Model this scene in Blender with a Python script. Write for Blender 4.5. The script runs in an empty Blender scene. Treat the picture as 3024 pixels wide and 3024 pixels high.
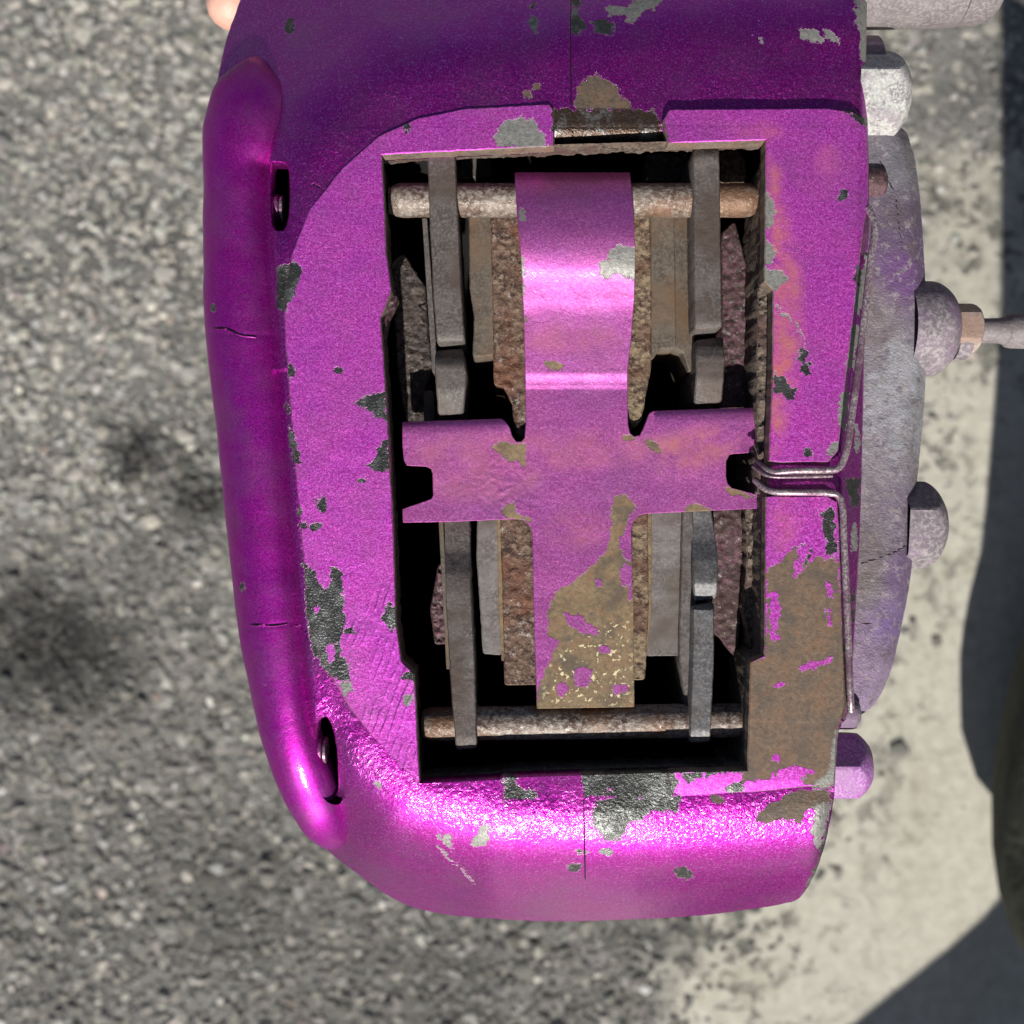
import bpy, bmesh, math, random
import numpy as np
from mathutils import Vector, noise as mnoise
from mathutils.geometry import delaunay_2d_cdt

random.seed(7); rng = np.random.default_rng(7)
scene = bpy.context.scene
COL = scene.collection

# ------------------------------------------------------------ camera, light
D = 0.26                      # camera height above the caliper's machined face (z = 0)
K = 0.12 / 966.0              # metres per drawing unit on that face
GROUND = -0.50
cam_d = bpy.data.cameras.new('camera'); cam = bpy.data.objects.new('camera', cam_d); COL.objects.link(cam)
cam.location = (0, 0, D); cam.rotation_euler = (0, 0, 0)
cam_d.sensor_width = 36; cam_d.lens = 18 / (0.12 / D)
cam_d.clip_start = 0.01; cam_d.clip_end = 60
cam_d.dof.use_dof = True; cam_d.dof.focus_distance = D + 0.004; cam_d.dof.aperture_fstop = 14.5
scene.camera = cam

SUN_EL = math.radians(39); SH = Vector((0.06, 1.0)).normalized()     # SH: the way shadows fall
sdir = Vector((SH.x * math.cos(SUN_EL), SH.y * math.cos(SUN_EL), -math.sin(SUN_EL)))   # travel of light
sl = bpy.data.lights.new('sun', 'SUN'); so = bpy.data.objects.new('sun', sl); COL.objects.link(so)
sl.energy = 5.0; sl.angle = math.radians(0.53); sl.color = (1.0, 0.965, 0.90)
so.rotation_euler = sdir.to_track_quat('-Z', 'Y').to_euler(); so.location = (0, -1, 2)
w = bpy.data.worlds.new('World'); scene.world = w; w.use_nodes = True
nt = w.node_tree; bg = nt.nodes['Background']; sky = nt.nodes.new('ShaderNodeTexSky')
sky.sky_type = 'NISHITA'; sky.sun_disc = False; sky.sun_elevation = SUN_EL
sky.sun_rotation = math.atan2(-SH.x, -SH.y)
nt.links.new(sky.outputs[0], bg.inputs[0]); bg.inputs[1].default_value = 0.05
scene.view_settings.view_transform = 'Standard'; scene.view_settings.look = 'None'
scene.view_settings.exposure = 0.22; scene.view_settings.gamma = 1

# ------------------------------------------------------------ geometry helpers
def P(u, v, z=0.0):           # drawing unit + height in mm -> metres
    z = np.asarray(z, float) * 1e-3; s = (D - z) / D
    return np.stack(np.broadcast_arrays((np.asarray(u, float) - 966) * K * s, (966 - np.asarray(v, float)) * K * s, z), -1)

def sdf(p, poly):             # signed distance to polygon, + inside
    poly = np.asarray(poly, float); n = len(poly)
    d2 = np.full(len(p), 1e18); ins = np.zeros(len(p), bool)
    for i in range(n):
        a = poly[i]; b = poly[(i + 1) % n]; e = b - a; w_ = p - a
        t = np.clip((w_ @ e) / max(e @ e, 1e-12), 0, 1)
        q = w_ - t[:, None] * e; d2 = np.minimum(d2, (q * q).sum(1))
        c1 = p[:, 1] >= a[1]; c2 = p[:, 1] < b[1]; c3 = e[0] * w_[:, 1] > e[1] * w_[:, 0]
        ins ^= (c1 & c2 & c3) | (~c1 & ~c2 & ~c3)
    return np.where(ins, 1, -1) * np.sqrt(d2)

def linedist(p, pl):
    pl = np.asarray(pl, float); d2 = np.full(len(p), 1e18)
    for i in range(len(pl) - 1):
        a = pl[i]; e = pl[i + 1] - a; w_ = p - a
        t = np.clip((w_ @ e) / max(e @ e, 1e-12), 0, 1); q = w_ - t[:, None] * e
        d2 = np.minimum(d2, (q * q).sum(1))
    return np.sqrt(d2)

def resample(poly, sp, closed=True, jit=0.0, seed=0):
    poly = [np.array(q, float) for q in poly]; out = []
    n = len(poly)
    for i in range(n if closed else n - 1):
        a = poly[i]; b = poly[(i + 1) % n]; m = max(1, int(round(np.linalg.norm(b - a) / sp)))
        for k in range(m): out.append(a + (b - a) * k / m)
    if not closed: out.append(poly[-1])
    out = np.array(out)
    if jit:
        for i, q in enumerate(out):
            nv = mnoise.noise_vector(Vector((q[0] * .07 + seed, q[1] * .07, seed))) + 0.6 * mnoise.noise_vector(Vector((q[0] * .23, q[1] * .23, seed + 5)))
            out[i] = q + np.array((nv.x, nv.y)) * jit
    return out

def smooth_poly(poly, closed=True, k=6):     # Catmull-Rom
    p = [np.array(q, float) for q in poly]; n = len(p); out = []
    for i in range(n if closed else n - 1):
        g = (lambda j: p[j % n]) if closed else (lambda j: p[min(max(j, 0), n - 1)])
        a, b, c, d = g(i - 1), g(i), g(i + 1), g(i + 2)
        for t in np.arange(k) / k:
            out.append(0.5 * ((2 * b) + (-a + c) * t + (2 * a - 5 * b + 4 * c - d) * t * t + (-a + 3 * b - 3 * c + d) * t ** 3))
    if not closed: out.append(p[-1])
    return out

def round_poly(poly, r, k=4):                # rounds each corner
    p = [np.array(q, float) for q in poly]; n = len(p); out = []
    for i in range(n):
        a, b, c = p[i - 1], p[i], p[(i + 1) % n]
        la, lc = np.linalg.norm(a - b), np.linalg.norm(c - b)
        ra = min(r, la * .45); rc = min(r, lc * .45)
        s = b + (a - b) / max(la, 1e-9) * ra; e = b + (c - b) / max(lc, 1e-9) * rc
        for t in np.linspace(0, 1, k): out.append((1 - t) ** 2 * s + 2 * t * (1 - t) * b + t * t * e)
    return out

def new_obj(name, co, faces, mat, parent=None, smooth=35, attrs=None):
    me = bpy.data.meshes.new(name)
    me.from_pydata([tuple(c) for c in co] if not isinstance(co, np.ndarray) else co.tolist(), [], faces)
    me.materials.append(mat)
    if attrs:
        for nme, (ty, val) in attrs.items():
            a = me.attributes.new(nme, ty, 'POINT')
            if ty == 'FLOAT': a.data.foreach_set('value', np.asarray(val, np.float32).ravel())
            else: a.data.foreach_set('color', np.asarray(val, np.float32).ravel())
    me.update()
    if smooth:
        me.shade_smooth(); me.set_sharp_from_angle(angle=math.radians(smooth))
    o = bpy.data.objects.new(name, me); COL.objects.link(o)
    if parent: o.parent = parent
    return o

def tag(o, label=None, cat=None, kind=None, group=None):
    if label: o['label'] = label
    if cat: o['category'] = cat
    if kind: o['kind'] = kind
    if group: o['group'] = group
    return o

def empty(name, loc=(0, 0, 0), parent=None):
    o = bpy.data.objects.new(name, None); COL.objects.link(o); o.location = loc; o.empty_display_size = .02
    if parent: o.parent = parent
    return o

# ------------------------------------------------------------ wear painted as shapes of its own
G, S, B, T, KK, R_ = 'G', 'S', 'B', 'T', 'K', 'R'
CC = {G: ((.075, .078, .075), 1.0), S: ((.25, .25, .235), .55), B: ((.105, .078, .058), .25), T: ((.23, .165, .095), .1), 'W': ((.085, .058, .045), 1.0), KK: ((.02, .006, .02), .2),
      R_: ((.155, .108, .075), .15)}
def E(u, v, a, b, rot=0, n=10):
    c, s = math.cos(math.radians(rot)), math.sin(math.radians(rot)); out = []
    for i in range(n):
        t = 2 * math.pi * i / n; x = a * math.cos(t); y = b * math.sin(t)
        out.append((u + x * c - y * s, v + x * s + y * c))
    return out
def L(pts, wd=1.2):                            # a crack as a thin polygon
    p = [np.array(q, float) for q in pts]; up = []; dn = []
    for i, q in enumerate(p):
        d = p[min(i + 1, len(p) - 1)] - p[max(i - 1, 0)]; nn = np.array((-d[1], d[0])) / max(np.linalg.norm(d), 1e-9) * wd
        up.append(q + nn); dn.append(q - nn)
    return up + dn[::-1]
CHIPS = [
 (G, E(545, 50, 9, 14)), (G, E(1005, 12, 6, 8)), (G, E(1007, 45, 8, 17)), (G, [(1078, -10), (1095, -10), (1090, 25), (1105, 50), (1088, 62), (1079, 55)]),
 (G, [(1115, 40), (1140, 36), (1162, 44), (1155, 66), (1125, 62)]), (S, [(1140, 15), (1160, 8), (1185, 14), (1200, -8), (1252, -8), (1235, 18), (1212, 22), (1195, 42), (1180, 40), (1186, 26), (1150, 32)]),
 (S, [(1508, 55), (1535, 57), (1554, 76), (1540, 82), (1512, 72)]), (S, [(1553, 55), (1575, 60), (1588, 86), (1570, 80), (1557, 66)]),
 (B, [(1088, 160), (1104, 150), (1120, 142), (1150, 152), (1168, 168), (1172, 182), (1192, 200), (1170, 208), (1085, 208)]),
 ('W', [(1045, 206), (1235, 206), (1248, 240), (1258, 262), (1256, 285), (1042, 290)]), (B, E(995, 178, 9, 9)), (B, E(1012, 164, 6, 4)),
 (S, [(934, 262), (942, 240), (958, 228), (985, 221), (1010, 228), (1026, 250), (1032, 276), (934, 280)]), (G, E(766, 243, 6, 9, 10)),
 (G, [(520, 505), (560, 490), (573, 512), (550, 560), (538, 592), (524, 575)]), (G, E(548, 700, 7, 14)), (G, [(543, 806), (556, 815), (566, 860), (569, 884), (552, 872)]), (G, E(544, 770, 5, 14)),
 (G, E(638, 699, 14, 5)), (G, [(668, 757), (690, 745), (728, 740), (730, 792), (706, 785), (690, 770)]), (G, [(705, 862), (716, 838), (732, 830), (734, 892), (710, 890), (688, 876), (700, 872)]),
 (G, E(685, 905, 6, 9, 20)), (G, [(598, 942), (612, 934), (616, 955), (608, 972), (596, 958)]), (G, E(597, 993, 12, 7)), (G, E(570, 992, 5, 7)), (G, E(566, 965, 4, 9)),
 (G, [(572, 1066), (590, 1070), (604, 1098), (613, 1116), (624, 1100), (624, 1072), (646, 1074), (648, 1130), (652, 1188), (644, 1205), (641, 1236), (660, 1252), (664, 1284), (640, 1284), (610, 1264), (588, 1225), (577, 1160)]),
 (G, [(648, 1186), (668, 1184), (668, 1196), (648, 1197)]), (S, [(640, 1290), (660, 1285), (664, 1300), (652, 1312)]),
 (G, [(716, 1166), (738, 1136), (752, 1150), (752, 1180), (738, 1190)]), (G, [(756, 1278), (772, 1268), (792, 1276), (790, 1292)]), (S, E(770, 1320, 9, 12)),
 (S, [(818, 1572), (832, 1576), (848, 1572), (856, 1590), (851, 1604), (834, 1592)]), (S, [(906, 1556), (924, 1562), (922, 1585), (905, 1602), (888, 1592), (900, 1580)]),
 (S, L([(826, 1598), (860, 1630), (895, 1665)], 1.2)), (S, [(700, 1470), (716, 1476), (728, 1492), (714, 1490)]),
 (G, [(947, 1462), (975, 1462), (980, 1490), (1010, 1492), (1012, 1506), (950, 1510)]), (G, [(1098, 1455), (1262, 1450), (1282, 1478), (1268, 1503), (1100, 1504)]),
 (G, [(1128, 1506), (1282, 1503), (1276, 1535), (1250, 1530), (1225, 1532), (1205, 1550), (1190, 1548), (1170, 1582), (1142, 1586), (1122, 1560), (1118, 1530)]),
 (R_, [(1400, 1470), (1415, 1250), (1442, 1240), (1448, 1070), (1472, 1064), (1484, 1045), (1500, 1030), (1520, 1070), (1540, 1050), (1582, 1060), (1592, 1200), (1600, 1330), (1580, 1380), (1575, 1472), (1520, 1480), (1508, 1455), (1475, 1460), (1440, 1472)]),
 (S, [(1562, 1395), (1584, 1368), (1578, 1480), (1530, 1492), (1556, 1440)]), (B, [(1425, 1545), (1455, 1512), (1500, 1494), (1566, 1488), (1566, 1514), (1528, 1524), (1508, 1552), (1470, 1546), (1440, 1556)]),
 (G, E(1385, 1486, 22, 9)), (B, E(1352, 1508, 15, 9, 15)), (G, E(1290, 1648, 22, 10, 20)), (S, [(1530, 1520), (1566, 1510), (1560, 1570), (1540, 1600), (1528, 1565)]),
 (G, [(1522, 1672), (1545, 1620), (1560, 1560), (1570, 1560), (1545, 1660), (1515, 1700)]), (G, E(1083, 1638, 13, 10)), (G, E(1095, 1608, 18, 4)), (G, E(1142, 1608, 9, 6)),
 (G, [(1280, 1458), (1330, 1456), (1420, 1450), (1330, 1466), (1300, 1476)]),
 (S, [(1440, 350), (1455, 372), (1462, 405), (1455, 428), (1440, 432)]), (S, [(1440, 450), (1458, 462), (1464, 482), (1452, 500), (1440, 500)]), (S, [(1440, 506), (1470, 512), (1490, 526), (1474, 536), (1460, 548), (1440, 542)]),
 (S, [(1440, 620), (1452, 640), (1440, 660)]), (G, [(1462, 704), (1476, 712), (1490, 726), (1506, 734), (1500, 754), (1484, 756), (1470, 742), (1455, 740)]), (G, E(1515, 672, 10, 14)), (G, E(1520, 695, 9, 16)),
 (G, E(1590, 370, 9, 13, 20)), (S, [(1632, 480), (1650, 470), (1632, 570), (1618, 600), (1612, 580)]), (S, [(1606, 620), (1622, 610), (1612, 690), (1598, 700)]), (S, [(1585, 745), (1602, 740), (1592, 810), (1580, 790)]),
 (S, E(1572, 845, 10, 16, 30)), (G, E(1525, 852, 8, 10)), (S, E(1480, 592, 9, 5, 25)), (G, [(1545, 965), (1570, 958), (1578, 990), (1572, 1010), (1582, 1040), (1560, 1050), (1556, 1010)]), (G, E(1516, 1045, 14, 22, 20)),
 (KK, L([(1078, -30), (1076, 60), (1078, 200)], .9)), (KK, L([(1080, 206), (1081, 285)], .9)), (KK, L([(1101, 1440), (1102, 1506), (1104, 1660)], .8)),
 (KK, L([(398, 618), (430, 620), (452, 632), (490, 636)], 2.2)), (KK, L([(470, 1178), (520, 1180), (545, 1175)], 2.1)), (KK, L([(555, 1178), (575, 1188), (582, 1208)], 1.8)),
 (G, E(455, 1107, 6, 8)), (G, E(402, 580, 6, 7)), (S, L([(1452, 560), (1500, 610), (1518, 640), (1516, 672)], .8)),
 (S, E(1430, 72, 9, 2, 25)), (KK, L([(586, 345), (612, 358)], 1.6)), (S, [(1612, 0), (1640, 0), (1640, 120), (1628, 130), (1620, 60)]), (G, [(1590, 205), (1640, 225), (1640, 245), (1622, 232)]),
 (S, [(1606, 640), (1618, 636), (1614, 700), (1606, 690)]), (G, [(1596, 905), (1624, 900), (1622, 960), (1604, 950)]), (S, E(1612, 1010, 5, 30)), (G, E(1610, 1150, 5, 40)), (S, E(1605, 1250, 4, 30)), (S, E(1616, 830, 4, 26)), (G, E(1620, 520, 6, 22)),
 # the spring clip
 (S, [(1130, 495), (1148, 488), (1150, 474), (1170, 462), (1205, 470), (1205, 530), (1180, 520), (1165, 512), (1148, 528), (1132, 518)]), (T, [(1025, 685), (1045, 680), (1062, 690), (1050, 696), (1035, 695)]),
 (S, E(985, 405, 6, 14)), (S, [(978, 480), (988, 490), (992, 560), (984, 560)]), (T, E(992, 602, 5, 7)),
 (T, [(930, 840), (950, 832), (968, 838), (982, 836), (992, 842), (990, 880), (975, 868), (960, 872), (945, 858)]), (T, [(948, 958), (965, 950), (975, 968), (995, 972), (1008, 985), (985, 985), (950, 975)]),
 (T, [(1205, 838), (1225, 828), (1248, 845), (1240, 855), (1222, 842), (1216, 830)]), (T, [(1372, 920), (1400, 930), (1440, 938), (1440, 945), (1378, 930)]), (T, E(1185, 825, 9, 6)),
 (T, [(1290, 958), (1310, 952), (1340, 960), (1340, 975), (1290, 972)]),
 (T, [(1030, 1160), (1048, 1120), (1080, 1098), (1120, 1068), (1145, 1040), (1152, 1000), (1150, 965), (1160, 938), (1178, 932), (1196, 955), (1186, 975), (1178, 1000), (1168, 1022), (1172, 1048), (1200, 1075), (1206, 1240), (1212, 1350), (1008, 1350), (1012, 1310), (1025, 1270), (1042, 1240), (1050, 1212), (1032, 1195), (1040, 1178)]),
]
ANTI = [E(1185, 1085, 16, 22), [(1065, 1155), (1090, 1160), (1140, 1198), (1120, 1200), (1072, 1180)], E(1130, 1098, 7, 8), E(1190, 1120, 6, 18), E(1100, 1280, 16, 22), E(1170, 1300, 14, 10), E(1060, 1300, 12, 14), E(1140, 1225, 12, 7), E(1040, 1215, 14, 12),
        [(1450, 1120), (1468, 1118), (1474, 1160), (1460, 1190), (1470, 1205), (1455, 1212)], [(1505, 1258), (1570, 1238), (1574, 1246), (1515, 1268)], [(1512, 1030), (1530, 1040), (1514, 1075), (1498, 1090), (1500, 1070)],
        [(1555, 1095), (1568, 1100), (1572, 1130), (1560, 1125)], [(1560, 1145), (1567, 1150), (1570, 1180), (1562, 1180)], E(1475, 1290, 14, 3, -30), [(590, 1140), (605, 1140), (604, 1160), (594, 1158)], [(618, 1212), (632, 1216), (634, 1240), (622, 1250), (618, 1232)],
        E(1465, 1430, 10, 6), E(1150, 1490, 8, 4, -20), E(1530, 1540, 10, 14), [(1458, 1460), (1500, 1440), (1540, 1455), (1500, 1475)]]
STAIN = [[(1450, 290), (1472, 320), (1490, 420), (1512, 520), (1516, 640), (1495, 760), (1470, 850), (1450, 860)], E(1562, 310, 22, 40), E(1478, 980, 30, 60), [(1370, 232), (1440, 228), (1500, 250), (1440, 270), (1380, 262)],
         [(1232, 826), (1350, 800), (1400, 830), (1372, 868), (1320, 890), (1240, 900)], E(1040, 850, 240, 40), E(900, 880, 140, 70), E(1090, 1000, 60, 40), E(1080, 640, 100, 30)]
SPECK = [[(1030, 1230), (1200, 1120), (1204, 1345), (1008, 1345)]]

def wear(uv):
    crk = np.full(len(uv), -60.0); best = np.full(len(uv), -60.0); col = np.tile(np.array((.1, .1, .1, 1.0)), (len(uv), 1)); gl = np.zeros(len(uv))
    for k, poly in CHIPS:
        pa = np.array(poly, float); lo = pa.min(0) - 40; hi = pa.max(0) + 40
        idx = np.nonzero((uv[:, 0] > lo[0]) & (uv[:, 0] < hi[0]) & (uv[:, 1] > lo[1]) & (uv[:, 1] < hi[1]))[0]
        if not len(idx): continue
        d = sdf(uv[idx], pa)
        if k == KK: crk[idx] = np.maximum(crk[idx], d); continue
        m = d > best[idx]; ii = idx[m]
        best[ii] = d[m]; col[ii, :3] = CC[k][0]; gl[ii] = CC[k][1]
    for poly in ANTI:
        pa = np.array(poly, float); lo = pa.min(0) - 30; hi = pa.max(0) + 30
        idx = np.nonzero((uv[:, 0] > lo[0]) & (uv[:, 0] < hi[0]) & (uv[:, 1] > lo[1]) & (uv[:, 1] < hi[1]))[0]
        if len(idx): best[idx] = np.minimum(best[idx], -sdf(uv[idx], pa))
    st = np.zeros(len(uv))
    for i, poly in enumerate(STAIN):
        st = np.maximum(st, np.clip(sdf(uv, poly) / 26 + .45, 0, 1) * (1.0 if i in (0, 4) else .5))
    sp = np.zeros(len(uv))
    for poly in SPECK: sp = np.maximum(sp, np.clip(sdf(uv, poly) / 30, 0, 1))
    return {'chip': ('FLOAT', np.clip(best, -60, 60)), 'chipcol': ('FLOAT_COLOR', col), 'gloss': ('FLOAT', gl), 'stain': ('FLOAT', st), 'speck': ('FLOAT', sp), 'crack': ('FLOAT', crk), 'peel': ('FLOAT', np.clip(.12 + 1.1 * np.maximum(np.clip(-np.abs(uv[:, 1] - 170) / 40 + 1.3, 0, 1) * .45 * (uv[:, 0] > 640), np.clip(1.3 - np.abs(uv[:, 1] - np.interp(uv[:, 0], [620, 800, 950, 1300, 1560], [1380, 1500, 1530, 1545, 1530])) / 52, 0, 1)) + .45 * (np.abs(uv[:, 1] - 800) < 560), 0, 1.1)), 'groove': ('FLOAT', np.clip(sdf(uv, [(640, 1180), (740, 1090), (800, 1240), (800, 1480), (740, 1440), (670, 1340)]) / 30 + .3, 0, 1))}

def sheet(name, outline, zf, mat, parent=None, holes=(), creases=(), sp=6, wall=3.0, jit=0.5, lip=.2, seed=1, worn=True, hole_wall=None, smooth=32, rough=0.0, rows=1, bare=False):
    """A solid slab: a triangulated top surface following zf(u,v) (mm), chamfered rim and walls going straight down."""
    loops = [resample(outline, sp, True, jit, seed)] + [resample(h, sp, True, jit, seed + 3) for h in holes]
    lines = [resample(c, sp, False) for c in creases]
    lo = loops[0].min(0); hi = loops[0].max(0)
    xs = np.arange(lo[0], hi[0], sp); ys = np.arange(lo[1], hi[1], sp * .87)
    gx, gy = np.meshgrid(xs, ys); gx = gx + (np.arange(len(ys)) % 2)[:, None] * sp * .5
    g = np.stack([gx.ravel(), gy.ravel()], 1) + rng.uniform(-.08, .08, (gx.size, 2)) * sp
    keep = sdf(g, loops[0]) > .55 * sp
    for h in loops[1:]: keep &= sdf(g, h) < -.55 * sp
    for c in lines: keep &= linedist(g, c) > .5 * sp
    g = g[keep]
    pts = []; edges = []
    for l in loops:
        b = len(pts); pts += list(l); n = len(l); edges += [(b + i, b + (i + 1) % n) for i in range(n)]
    for c in lines:
        b = len(pts); pts += list(c); edges += [(b + i, b + i + 1) for i in range(len(c) - 1)]
    nb = len(pts); pts += list(g)
    r = delaunay_2d_cdt([Vector((float(q[0]), float(q[1]))) for q in pts], edges, [], 0, 1e-4)
    uv = np.array([(q.x, q.y) for q in r[0]]); tri = np.array(r[2])
    cen = uv[tri].mean(1); ok = sdf(cen, loops[0]) > 0
    for h in loops[1:]: ok &= sdf(cen, h) < 0
    tri = tri[ok]
    # image y runs down: make faces look up
    a = uv[tri[:, 1]] - uv[tri[:, 0]]; b_ = uv[tri[:, 2]] - uv[tri[:, 0]]
    fl = (a[:, 0] * b_[:, 1] - a[:, 1] * b_[:, 0]) > 0; tri[fl] = tri[fl][:, ::-1]
    z = zf(uv[:, 0], uv[:, 1])
    if rough: z = z + np.array([mnoise.noise(Vector((q[0] * .08, q[1] * .08, seed))) + .6 * mnoise.noise(Vector((q[0] * .3, q[1] * .3, seed))) for q in uv]) * rough
    co = [P(uv[:, 0], uv[:, 1], z)]; uvs = [uv]; faces = tri.tolist(); nv = len(uv)
    for li, l in enumerate(loops):
        n = len(l); area = 0.5 * np.sum(l[:, 0] * np.roll(l[:, 1], -1) - np.roll(l[:, 0], -1) * l[:, 1])
        out = np.sign(area) * (1 if li == 0 else -1)
        t = np.roll(l, -1, 0) - np.roll(l, 1, 0); t /= np.maximum(np.linalg.norm(t, axis=1), 1e-9)[:, None]
        nrm = np.stack([t[:, 1], -t[:, 0]], 1) * out
        zl = zf(l[:, 0], l[:, 1])
        wd = wall if li == 0 or hole_wall is None else hole_wall
        top = P(l[:, 0], l[:, 1], zl)
        r1 = P(l[:, 0] + nrm[:, 0] * lip / .13, l[:, 1] + nrm[:, 1] * lip / .13, zl); r1[:, 2] -= lip * 1e-3
        rings = [top, r1]
        for k in range(1, rows + 1):
            rr = r1.copy(); rr[:, 2] -= (wd - lip) * 1e-3 * k / rows
            if rough and k < rows:
                for i in range(n):
                    f = mnoise.noise(Vector((rr[i, 0] * 600, rr[i, 1] * 600, rr[i, 2] * 600)))
                    rr[i, 0] += nrm[i, 0] * f * rough * 1e-3; rr[i, 1] -= nrm[i, 1] * f * rough * 1e-3
            rings.append(rr)
        base = nv
        for rg in rings: co.append(rg); uvs.append(l + nrm * 3); nv += n
        for k in range(len(rings) - 1):
            for i in range(n):
                j = (i + 1) % n; q = (base + k * n + i, base + k * n + j, base + (k + 1) * n + j, base + (k + 1) * n + i)
                faces.append(q if out > 0 else q[::-1])
    uvall = np.concatenate(uvs); at = wear(uvall) if worn else None
    if bare:
        k0 = len(uv) + len(loops[0]); at['chip'][1][k0:] = 20; at['chipcol'][1][k0:, :3] = (.20, .15, .12); at['gloss'][1][k0:] = .1
    o = new_obj(name, np.concatenate(co), faces, mat, parent, smooth, at)
    return o

def tube(name, pts, rad, mat, parent=None, seg=20, caps=True, worn=False, jit=0.0):
    """Sweep of a circle along 3-D points (metres) with a radius per point (metres)."""
    pts = [Vector(p) for p in pts]; n = len(pts)
    rad = [rad] * n if np.isscalar(rad) else rad
    co = []; faces = []; up = Vector((0, 0, 1)); t0 = (pts[1] - pts[0]).normalized()
    if abs(t0.dot(up)) > .9: up = Vector((0, 1, 0))
    for i, p in enumerate(pts):
        t = (pts[min(i + 1, n - 1)] - pts[max(i - 1, 0)]).normalized()
        a = t.cross(up).normalized(); b = a.cross(t).normalized(); up = b
        for k in range(seg):
            th = 2 * math.pi * k / seg; r = rad[i] * (1 + jit * mnoise.noise(Vector((p.x * 900 + math.cos(th) * 2, p.y * 900, math.sin(th) * 2))))
            co.append(p + (a * math.cos(th) + b * math.sin(th)) * r)
    for i in range(n - 1):
        for k in range(seg):
            j = (k + 1) % seg; faces.append((i * seg + k, i * seg + j, (i + 1) * seg + j, (i + 1) * seg + k))
    if caps: faces.append(tuple(range(seg))[::-1]); faces.append(tuple((n - 1) * seg + k for k in range(seg)))
    at = None
    if worn:
        uv = np.array([(966 + c.x / K, 966 - c.y / K) for c in co]); at = wear(uv * 0 + np.array((-900, -900))) if worn == 'plain' else wear(uv)
    o = new_obj(name, [tuple(c) for c in co], faces, mat, parent, 40, at)
    return o

def px(u, v, z): return tuple(float(c) for c in P(u, v, z))

# ------------------------------------------------------------ materials
class NT:
    def __init__(s, name):
        s.m = bpy.data.materials.new(name); s.m.use_nodes = True; s.t = s.m.node_tree
        s.b = s.t.nodes['Principled BSDF']; s.co = s.n('ShaderNodeTexCoord').outputs['Object']
    def n(s, ty, **kw):
        x = s.t.nodes.new(ty)
        for k, v in kw.items(): setattr(x, k, v)
        return x
    def l(s, a, b): s.t.links.new(a, b)
    def set(s, sock, v):
        if hasattr(v, 'is_output') or isinstance(v, bpy.types.NodeSocket): s.l(v, sock)
        elif isinstance(v, (tuple, list)): sock.default_value = tuple(v) + ((1,) if len(v) == 3 and len(sock.default_value) == 4 else ())
        else: sock.default_value = v
    def noise(s, scale, detail=3, rough=.55, dist=0, vec=None, col=False):
        x = s.n('ShaderNodeTexNoise'); x.inputs['Scale'].default_value = scale; x.inputs['Detail'].default_value = detail
        x.inputs['Roughness'].default_value = rough; x.inputs['Distortion'].default_value = dist
        s.l(vec or s.co, x.inputs['Vector']); return x.outputs['Color' if col else 'Fac']
    def vor(s, scale, out='Distance', feature='F1', rnd=1.0):
        x = s.n('ShaderNodeTexVoronoi', feature=feature); x.inputs['Scale'].default_value = scale; x.inputs['Randomness'].default_value = rnd
        s.l(s.co, x.inputs['Vector']); return x.outputs[out]
    def math(s, op, a, b=0.0, c=None, clamp=False):
        x = s.n('ShaderNodeMath', operation=op, use_clamp=clamp); s.set(x.inputs[0], a); s.set(x.inputs[1], b)
        if c is not None: s.set(x.inputs[2], c)
        return x.outputs[0]
    def ramp(s, v, a, b, lo=0.0, hi=1.0):
        x = s.n('ShaderNodeMapRange', clamp=True); s.set(x.inputs[0], v); x.inputs[1].default_value = a; x.inputs[2].default_value = b
        s.set(x.inputs[3], lo); s.set(x.inputs[4], hi); return x.outputs[0]
    def mix(s, f, a, b, mode='MIX'):
        x = s.n('ShaderNodeMix', data_type='RGBA', blend_type=mode); s.set(x.inputs[0], f); s.set(x.inputs[6], a); s.set(x.inputs[7], b); return x.outputs[2]
    def attr(s, nme, out='Fac'):
        x = s.n('ShaderNodeAttribute', attribute_name=nme); return x.outputs[out]
    def bump(s, h, dist, strength=1.0, prev=None):
        x = s.n('ShaderNodeBump'); x.inputs['Distance'].default_value = dist; s.set(x.inputs['Strength'], strength); s.l(h, x.inputs['Height'])
        if prev: s.l(prev, x.inputs['Normal'])
        return x.outputs[0]
    def fin(s, col=None, rough=None, met=None, nor=None, coat=None, crough=.1, spec=None):
        if col is not None: s.set(s.b.inputs['Base Color'], col)
        if rough is not None: s.set(s.b.inputs['Roughness'], rough)
        if met is not None: s.set(s.b.inputs['Metallic'], met)
        if nor is not None:
            s.l(nor, s.b.inputs['Normal'])
            if coat is not None: s.l(nor, s.b.inputs['Coat Normal'])
        if coat is not None: s.set(s.b.inputs['Coat Weight'], coat); s.b.inputs['Coat Roughness'].default_value = crough
        if spec is not None: s.b.inputs['Specular IOR Level'].default_value = spec
        return s.m

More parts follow.
